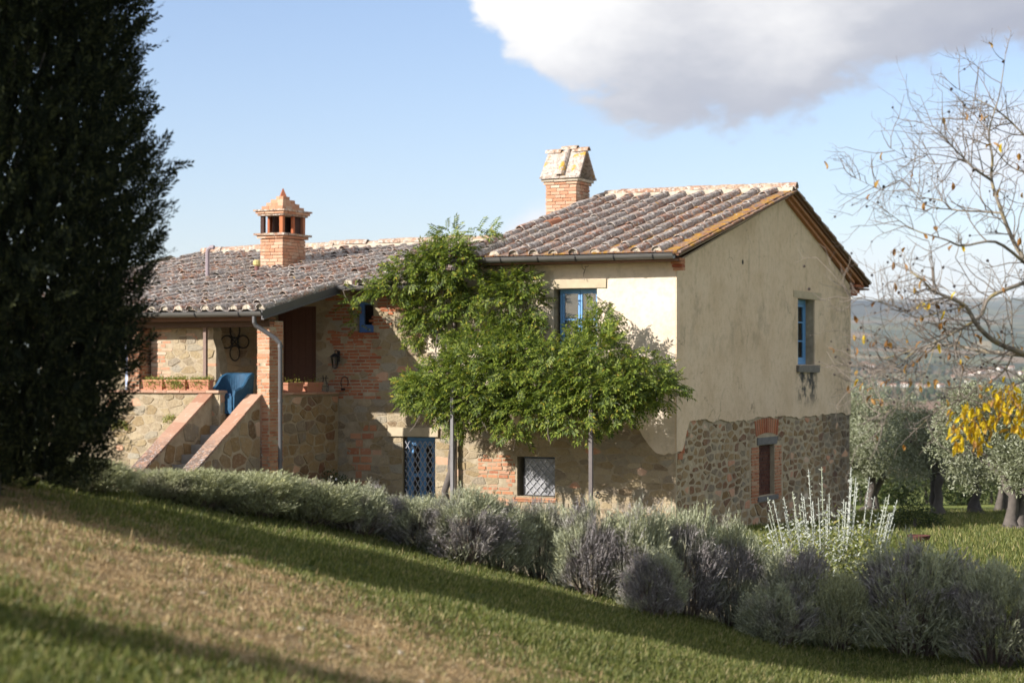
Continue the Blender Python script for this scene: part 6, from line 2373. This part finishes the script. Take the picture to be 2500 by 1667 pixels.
# ------------------------------------------------------------------ things on and around the porch
def build_armchair():
    loc = HW(-8.60, -2.98, DECK)
    r = empty('wicker_armchair', loc, TH + R_(-15), label='blue wicker tub armchair on the porch behind the stair', cat='armchair')
    n = 130
    path = []
    for i in range(n + 1):
        s = -1 + 2 * i / n
        L = 1.42
        d = abs(s) * L * .5 * 2
        arc = .66
        if d < arc:
            a = d / arc * math.pi / 2
            x, y = math.sin(a) * .44, .02 + math.cos(a) * .40
            nx, ny = math.sin(a), math.cos(a)
        else:
            x, y = .44 + .01 * (d - arc), .02 - (d - arc) * .56
            nx, ny = 1, 0
        sg = 1 if s > 0 else -1
        t = d / L
        top = .87 - .30 * float(sstep(t, .30, .78)) - .05 * float(sstep(t, .8, 1.0))
        rib = .007 * (i % 2)
        path.append((x * sg, y, nx * sg, ny, top, rib))
    V = []; F = []
    cols = 8
    for x, y, nx, ny, top, rib in path:
        fl = .05
        prof = [(0, .04, 0), (.01, .25, 0), (.02, .45, .01), (.03, top * .8, .02), (fl, top - .02, .045), (fl - .02, top + .012, .055), (-.03, top - .01, .0), (-.055, .40, .0)]
        for k, (o, z, _) in enumerate(prof):
            q = o + (rib if k < 5 else -rib if k == 7 else 0)
            V.append((x + nx * q, y + ny * q, z))
    for i in range(n):
        for k in range(cols - 1):
            a = i * cols + k
            F.append((a, a + 1, a + cols + 1, a + cols))
    for e in (0, n):
        F.append(tuple(e * cols + k for k in range(cols)))
    new_ob('shell', mesh_np('shell', V, F, M['wicker']), r)
    mb = MB()
    mb.box(-.40, .40, -.42, .36, .30, .40)
    mb.box(-.41, .41, -.44, -.40, .05, .41)
    new_ob('seat', mb.mesh('seat', M['wicker']), r)
    cu = MB()
    cu.prism([(-.38, -.43, .402), (.38, -.43, .402), (.36, .30, .402), (-.36, .30, .402)], [(-.35, -.40, .46), (.35, -.40, .46), (.33, .28, .455), (-.33, .28, .455)])
    new_ob('cushion', cu.mesh('cushion', simple_mat('navy_cushion', (.018, .05, .105), .85, .12, 20.0)), r)
    leg = MB().tube([(0, 0, 0), (0, 0, .06)], .022, 6).mesh('leg', M['iron'])
    for x in (-.36, .36):
        for y in (-.38, .30):
            new_ob('leg', leg, r, (x, y, 0))
    r.scale = (.92, .86, 1)


build_armchair()


def planter_set():
    w, d, h = .50, .20, .20
    mb = MB()
    mb.prism([(-w * .46, -d * .4, .02), (w * .46, -d * .4, .02), (w * .46, d * .4, .02), (-w * .46, d * .4, .02)], [(-w / 2, -d / 2, h), (w / 2, -d / 2, h), (w / 2, d / 2, h), (-w / 2, d / 2, h)])
    box = mb.mesh('box', M['terracotta'])
    mb = MB()
    for a, b, c, e in ((-w / 2 - .012, w / 2 + .012, -d / 2 - .012, -d / 2 + .02), (-w / 2 - .012, w / 2 + .012, d / 2 - .02, d / 2 + .012), (-w / 2 - .012, -w / 2 + .02, -d / 2 + .021, d / 2 - .021), (w / 2 - .02, w / 2 + .012, -d / 2 + .021, d / 2 - .021)):
        mb.box(a, b, c, e, h - .025, h + .012)
    rim = mb.mesh('rim', M['terracotta'])
    sau = MB().box(-w / 2 - .02, w / 2 + .02, -d / 2 - .02, d / 2 + .02, 0, .022).mesh('saucer', M['terracotta'])
    soil = MB().box(-w / 2 + .021, w / 2 - .021, -d / 2 + .021, d / 2 - .021, h - .03, h - .005).mesh('soil', M['soil'])
    def plant(n, spread, hang, seed):
        m = NPMesh()
        P = np.stack([rng.uniform(-w * .48, w * .48, n), rng.uniform(-d * .45, d * .45, n), h + np.abs(rng.normal(size=n)) * spread], 1)
        m.add(blades(P, rng.normal(size=(n, 3)) + np.array((0, -.2, .5)), rng.uniform(.025, .05, n), rng.uniform(.014, .026, n)))
        k = int(n * hang)
        if k:
            P = np.stack([rng.normal(size=k) * w * .26, -d / 2 - rng.uniform(.0, .05, k), h - np.abs(rng.normal(size=k)) * .09], 1)
            m.add(blades(P, rng.normal(size=(k, 3)) + np.array((0, -.4, -.6)), rng.uniform(.025, .045, k), rng.uniform(.012, .024, k)))
        return m.mesh('plant', M['potleaf'])
    A = plant(420, .035, .35, 1)
    B = plant(460, .035, .9, 2)
    C_ = plant(70, .05, .1, 3)
    spots = [(-10.23, -3.44, -.394, 0, A, 'left planter of three on the sunlit porch parapet, green plants spilling over'),
             (-9.66, -3.44, -.394, 0, B, 'middle planter of three on the sunlit porch parapet, mostly hidden by trailing plant'),
             (-9.08, -3.44, -.394, 0, A, 'planter at the stair end of the sunlit porch parapet, in front of the blue chair'),
             (-7.97, -1.72, -.454, math.pi / 2, C_, 'shaded planter next to the brick pillar with one green sprig'),
             (-7.97, -.95, -.454, math.pi / 2, C_, 'shaded planter nearer the wall lantern with thin dry plants')]
    for x, y, z, rz, pl, lab in spots:
        r = empty('planter', HW(x, y, z), TH + rz, label=lab, cat='planter', group='terracotta box planters on the porch parapets')
        new_ob('box', box, r); new_ob('rim', rim, r); new_ob('saucer', sau, r); new_ob('soil', soil, r)
        new_ob('plant', pl, r, kind='stuff')
        if rz:
            r.scale = (1.25, 1, 1)


planter_set()


def build_ironwork():
    # quatrefoil ornament hanging on the porch back wall
    r = empty('iron_ornament', HW(-10.52, -.045, .20), TH, label='black iron four-ring ornament hanging on the porch back wall', cat='wall ornament')
    cz = .45
    for k, (dx, dz) in enumerate(((0, .25), (.22, 0), (0, -.25), (-.22, 0))):
        rx, rz = (.13, .17) if dx == 0 else (.15, .14)
        pts = [(dx + rx * math.cos(a), 0, cz + dz + rz * math.sin(a)) for a in np.linspace(0, 2 * math.pi, 21)]
        new_ob('ring', MB().tube(pts, .016, 6, False).mesh('ring', M['iron']), r)
    mb = MB()
    for a in (.785, 2.356):
        mb.tube([(-.2 * math.cos(a), -.01, cz - .2 * math.sin(a)), (.2 * math.cos(a), -.01, cz + .2 * math.sin(a))], .013, 6)
    pts = [(.10 * math.cos(a), -.012, cz + .10 * math.sin(a)) for a in np.linspace(0, 2 * math.pi, 15)]
    mb.tube(pts, .012, 6, False)
    new_ob('cross_bars', mb.mesh('cross_bars', M['iron']), r)
    # wall lantern
    r = empty('wall_lantern', HW(-7.84, -.02, .02), TH, label='black iron wall lantern on the shaded brick wall right of the brown door', cat='lantern')
    mb = MB()
    mb.box(-.03, .03, -.02, .0, .18, .42)
    mb.tube([(0, -.01, .38), (0, -.10, .44), (0, -.16, .42), (0, -.16, .36)], .010, 6)
    new_ob('bracket', mb.mesh('bracket', M['iron']), r)
    mb = MB()
    for k in range(6):
        a = k * math.pi / 3
        mb.tube([(.06 * math.cos(a), -.16 + .06 * math.sin(a), .05), (.10 * math.cos(a), -.16 + .10 * math.sin(a), .28)], .007, 4)
    new_ob('cage', mb.mesh('cage', M['iron']), r)
    new_ob('cap', MB().lathe([(.12, .28), (.09, .32), (.03, .36), (.001, .365)], (0, -.16, 0), 8).mesh('cap', M['iron']), r)
    new_ob('base', MB().lathe([(.001, .02), (.03, .03), (.07, .05), (.001, .055)], (0, -.16, 0), 8).mesh('base', M['iron']), r)
    new_ob('glass', MB().lathe([(.052, .056), (.088, .278)], (0, -.16, 0), 12).mesh('glass', M['glass']), r)
    # iron hoop on a bracket
    r = empty('iron_hoop', HW(-7.62, -.02, -.42), TH, label='bent iron hoop fixed low on the shaded brick wall above the sunlit patch', cat='wall bracket')
    pts = [(-.02 + .09 * math.cos(a), -.09, .17 + .13 * math.sin(a)) for a in np.linspace(-.6, 3.9, 15)]
    new_ob('hoop', MB().tube(pts, .011, 6, False).mesh('hoop', M['iron']), r)
    new_ob('bracket', MB().box(-.10, -.06, -.11, .0, .0, .05).mesh('bracket', M['iron']), r)
    # wire stand for a pot at the end of the side parapet
    r = empty('wire_stand', HW(-8.0, -.35, -.454), TH, label='thin wire plant stand at the wall end of the shaded parapet', cat='plant stand')
    mb = MB()
    for k in range(4):
        a = k * 1.57
        pts = [(.07 * math.cos(a) * (1 + .5 * math.sin(t * 6)), .07 * math.sin(a) * (1 + .5 * math.sin(t * 6)), t * .36) for t in np.linspace(0, 1, 8)]
        mb.tube(pts, .006, 4)
    for z in (.12, .30):
        mb.tube([(.085 * math.cos(a), .085 * math.sin(a), z) for a in np.linspace(0, 6.283, 13)], .006, 4, False)
    new_ob('wires', mb.mesh('wires', M['iron']), r)
    # rusty bowl on the grass
    x, y = 6.95, 34.0
    r = empty('fire_bowl', (x, y, float(ground_z(x, y))), 0, label='rust red metal bowl standing on the grass behind the lavender dome', cat='bowl')
    new_ob('bowl', MB().lathe([(.001, .05), (.10, .055), (.17, .12), (.195, .20), (.20, .21), (.185, .20), (.15, .13), (.001, .09)], (0, 0, 0), 18).mesh('bowl', M['rust'], True), r)
    lg = MB().tube([(0, 0, 0), (-.03, 0, .08)], .012, 5).mesh('leg', M['rust'])
    for k in range(3):
        o = new_ob('leg', lg, r, (.13 * math.cos(k * 2.1), .13 * math.sin(k * 2.1), 0)); o.rotation_euler = (0, 0, k * 2.1)


build_ironwork()


# ------------------------------------------------------------------ the valley: houses and woods
def valley():
    spots = [(2108, 893, 22), (2128, 897, 13), (2180, 946, 13), (2208, 945, 15), (2243, 947, 13), (2264, 950, 12), (2297, 946, 14), (2345, 956, 12), (2372, 916, 14), (2396, 911, 14),
             (2420, 906, 13), (2443, 904, 15), (2468, 901, 13), (2402, 957, 12), (2362, 934, 11), (2480, 950, 13), (2425, 930, 12), (2330, 926, 12), (2150, 943, 11), (2495, 915, 14)]
    where = ['large pale house alone on the slope nearest the gable edge', 'small annexe beside the large pale house on the slope', 'pale house at the left end of the lower row by the dark wood',
             'white house second along the lower row by the dark wood', 'white house third along the lower row by the dark wood', 'small house at the right end of the lower row by the dark wood',
             'terracotta walled house set apart right of the lower row', 'low house half hidden behind the olive crowns', 'house at the left of the upper cluster', 'second house of the upper cluster',
             'house in the middle of the upper cluster', 'tall house right of the middle of the upper cluster', 'house higher up at the right of the upper cluster', 'white house just above the yellow leaves',
             'small house below the left end of the upper cluster', 'house at the far right above the yellow leaves', 'house between the upper cluster and the yellow leaves', 'house between the lower row and the upper cluster',
             'smallest pale house left of the lower row', 'house cut by the right edge of the view']
    rs = random.Random(8)
    for (u, v, w), lab in zip(spots, where):
        Y = 3000.0
        while Y < 5200:
            x = (u - 1250) / 4861 * Y
            if 905 - float(ground_z(x, Y)) / Y * 4861 <= v:
                break
            Y += 10
        w = w * Y / 4861 * 1.05
        d = w * .7
        h = rs.uniform(5, 7)
        r = empty('distant_house', (x, Y, float(ground_z(x, Y)) - .3), rs.uniform(-.5, .5), label=lab, cat='house', group='distant houses in the valley')
        mb = MB().box(-w / 2, w / 2, -d / 2, d / 2, 0, h)
        mb.prism([(-w / 2, -d / 2, h), (-w / 2, d / 2, h), (-w / 2, 0, h + d * .26)], [(-w / 2 + .4, -d / 2, h), (-w / 2 + .4, d / 2, h), (-w / 2 + .4, 0, h + d * .26)])
        mb.prism([(w / 2 - .4, -d / 2, h), (w / 2 - .4, d / 2, h), (w / 2 - .4, 0, h + d * .26)], [(w / 2, -d / 2, h), (w / 2, d / 2, h), (w / 2, 0, h + d * .26)])
        new_ob('wall', mb.mesh('wall', M['far_wall']), r)
        e = .7
        mb = MB()
        z1 = h + d * .26 + .3
        mb.prism([(-w / 2 - e, -d / 2 - e, h - .1), (-w / 2 - e, 0, z1), (-w / 2 - e, d / 2 + e, h - .1), (-w / 2 - e, d / 2 + e, h - .5), (-w / 2 - e, 0, z1 - .4), (-w / 2 - e, -d / 2 - e, h - .5)],
                 [(w / 2 + e, -d / 2 - e, h - .1), (w / 2 + e, 0, z1), (w / 2 + e, d / 2 + e, h - .1), (w / 2 + e, d / 2 + e, h - .5), (w / 2 + e, 0, z1 - .4), (w / 2 + e, -d / 2 - e, h - .5)])
        new_ob('roof', mb.mesh('roof', M['far_roof']), r)
        wm = MB().box(-.6, .6, -.08, .05, 0, 1.5).mesh('window', M['far_window'])
        for k in (-.28, .0, .28):
            for zz in (1.0, 3.6):
                new_ob('window', wm, r, (k * w, -d / 2 - .05, zz))
    # lumps of trees
    base = MB()
    n1 = []
    V = []; F = []
    n, m = 7, 4
    for i in range(m + 1):
        a = math.pi * i / m
        for k in range(n):
            b = 2 * math.pi * k / n
            q = 1 + .22 * mnoise.noise(Vector((i * 1.7, k * 2.3, 4)))
            V.append((math.sin(a) * math.cos(b) * .5 * q, math.sin(a) * math.sin(b) * .5 * q, .45 + .55 * math.cos(a) * q))
    for i in range(m):
        for k in range(n):
            F.append((i * n + k, i * n + (k + 1) % n, (i + 1) * n + (k + 1) % n, (i + 1) * n + k))
    V = np.array(V); F = np.array(F)
    P = []
    def belt(Y0, Y1, k, ua=-800, ub=3300, thr=None):
        c = 0
        while c < k:
            u = rs.uniform(ua, ub); Y = rs.uniform(Y0, Y1); x = (u - 1250) / 4861 * Y
            if thr is not None and mnoise.noise(Vector((x * .004, Y * .0016, thr))) < .05:
                c += .05
                continue
            P.append((x, Y)); c += 1
    belt(2020, 2140, 420); belt(2600, 3300, 500, thr=3.0); belt(3500, 3680, 260, thr=8.0); belt(3700, 4900, 1100, thr=5.0); belt(300, 900, 160, thr=6.0); belt(1000, 1090, 140, thr=2.0)
    P = np.array(P)
    z = ground_z(P[:, 0], P[:, 1])
    T = np.stack([P[:, 0], P[:, 1], z - .5], 1)
    k = len(T)
    ang = rng.uniform(0, 6.28, k)
    s = rng.uniform(5, 11, k)
    Mx = np.zeros((k, 3, 3))
    Mx[:, 0, 0] = np.cos(ang) * s; Mx[:, 0, 1] = -np.sin(ang) * s
    Mx[:, 1, 0] = np.sin(ang) * s; Mx[:, 1, 1] = np.cos(ang) * s
    Mx[:, 2, 2] = rng.uniform(6, 12, k)
    Vx, Fx = scatter(V, F, Mx, T)
    new_ob('distant_woods', mesh_np('distant_woods', Vx, Fx, M['wood_far']), kind='stuff', label='dark belts of trees across the valley floor')


valley()


# ------------------------------------------------------------------ grass, litter
def grass():
    nb = 24
    q = rng.normal(size=(nb, 2)) * .045
    P = np.stack([q[:, 0], q[:, 1], np.zeros(nb)], 1)
    D = np.stack([q[:, 0] * 6, q[:, 1] * 6, np.ones(nb)], 1) + rng.normal(size=(nb, 3)) * .28
    tv, tf = blades(P, D, rng.uniform(.03, .07, nb), .0075)
    pts = []
    while len(pts) < 15500:
        y = rng.uniform(8.4, 21.2, 4000); f = rng.uniform(-.30, .30, 4000); x = f * y
        keep = rng.uniform(0, 1, 4000) < (y / 21.2) ** 1.0
        yr = np.interp(x, ROWX, ROWY) + .55
        dm = dirt_mask(x, y) + .25 * np.array([mnoise.noise(Vector((a * 1.3, b * 1.3, 2))) for a, b in zip(x, y)])
        keep &= (y < yr) & (rng.uniform(0, 1, 4000) > np.clip(dm * 1.5, 0, .86))
        pts += list(zip(x[keep], y[keep]))
    P = np.array(pts[:15500])
    T = np.stack([P[:, 0], P[:, 1], ground_z(P[:, 0], P[:, 1]) - .006], 1)
    up = np.tile(np.array([[.25, 0, 1.0]]), (len(T), 1)) + rng.normal(size=(len(T), 3)) * .12
    sc = rng.uniform(.6, 1.25, len(T)) * np.where(P[:, 1] < 11.5, 1.15, 1.0)
    V, F = scatter(tv, tf, frames(up, scale=sc), T)
    new_ob('grass', mesh_np('grass', V, F, M['grass']), kind='stuff', label='short green lawn grass on the sloping bank')
    # grove grass
    k = 11000
    y = rng.uniform(23.5, 62, k); x = np.maximum(rng.uniform(.10, .30, k) * y, 4.4)
    T = np.stack([x, y, ground_z(x, y) - .01], 1)
    V, F = scatter(tv, tf, frames(np.tile([[0, 0, 1.]], (k, 1)) + rng.normal(size=(k, 3)) * .15, scale=rng.uniform(1.2, 2.6, k)), T)
    new_ob('grass', mesh_np('grass', V, F, M['grass']), kind='stuff', label='sunlit grass under the olive trees')
    # dry leaves and needles on the bare patch
    k = 24000
    y = rng.normal(13.4, 1.8, k); x = rng.normal(-1.7, 2.0, k)
    ok = (dirt_mask(x, y) > .12) & (y > 8.6)
    x, y = x[ok], y[ok]
    n = len(x)
    P = np.stack([x, y, ground_z(x, y) + rng.uniform(.002, .018, n)], 1)
    D = rng.normal(size=(n, 3)) * np.array((1, 1, .35))
    L = rng.uniform(.012, .05, n)
    m = NPMesh()
    m.add(blades(P, D, L, np.where(rng.uniform(0, 1, n) < .5, .006, L * .30), N=np.tile([[.2, 0, 1.0]], (n, 1)) + rng.normal(size=(n, 3)) * .4))
    s = rng.choice(n, 260, replace=False)
    m.add(blades(P[s], rng.normal(size=(260, 3)) * .25 + np.array((0, 0, 1)), rng.uniform(.06, .16, 260), .006))
    new_ob('leaf_litter', m.mesh('leaf_litter', M['litter']), kind='stuff', label='dry brown needles and leaves on the bare ground')
    # short dry grass over the bare patch
    k = 5200
    y = rng.normal(13.2, 2.4, k); x = rng.normal(-1.8, 2.2, k)
    ok = (dirt_mask(x, y) > .0) & (y > 8.6) & (y < np.interp(x, ROWX, ROWY))
    x, y = x[ok], y[ok]
    T = np.stack([x, y, ground_z(x, y) - .008], 1)
    V, F = scatter(tv, tf, frames(np.tile([[.25, 0, 1.]], (len(T), 1)) + rng.normal(size=(len(T), 3)) * .2, scale=rng.uniform(.45, .85, len(T))), T)
    new_ob('dry_grass', mesh_np('dry_grass', V, F, M['litter']), kind='stuff', label='short dry straw coloured grass on the bare patch')
    # pale flints lying on the bare patch
    st = MB(); rs = random.Random(6)
    for i in range(14):
        x, y = rs.gauss(-.95, .8), rs.gauss(13.6, .8)
        s = rs.uniform(.012, .035); z = float(ground_z(x, y))
        st.lathe([(.001, -s * .3), (s, 0), (s * .8, s * .5), (.001, s * .7)], (x, y, z), 6)
    new_ob('pebbles', st.mesh('pebbles', M['fillet']), kind='stuff', label='pale pebbles scattered on the bare ground')


grass()

# ------------------------------------------------------------------ air
hz = MB().box(-5600, 5600, -150, 12450, -75, 480).mesh('haze', None)
hm_ = bpy.data.materials.new('haze')
hm_.use_nodes = True
tr = hm_.node_tree
for nd in list(tr.nodes):
    tr.nodes.remove(nd)
out = tr.nodes.new('ShaderNodeOutputMaterial')
pv = tr.nodes.new('ShaderNodeVolumePrincipled')
pv.inputs['Color'].default_value = (.80, .88, 1.0, 1)
pv.inputs['Density'].default_value = 4.5e-5
pv.inputs['Anisotropy'].default_value = 0.15
tr.links.new(pv.outputs[0], out.inputs['Volume'])
hz.materials.append(hm_)
new_ob('haze', hz, kind='stuff')
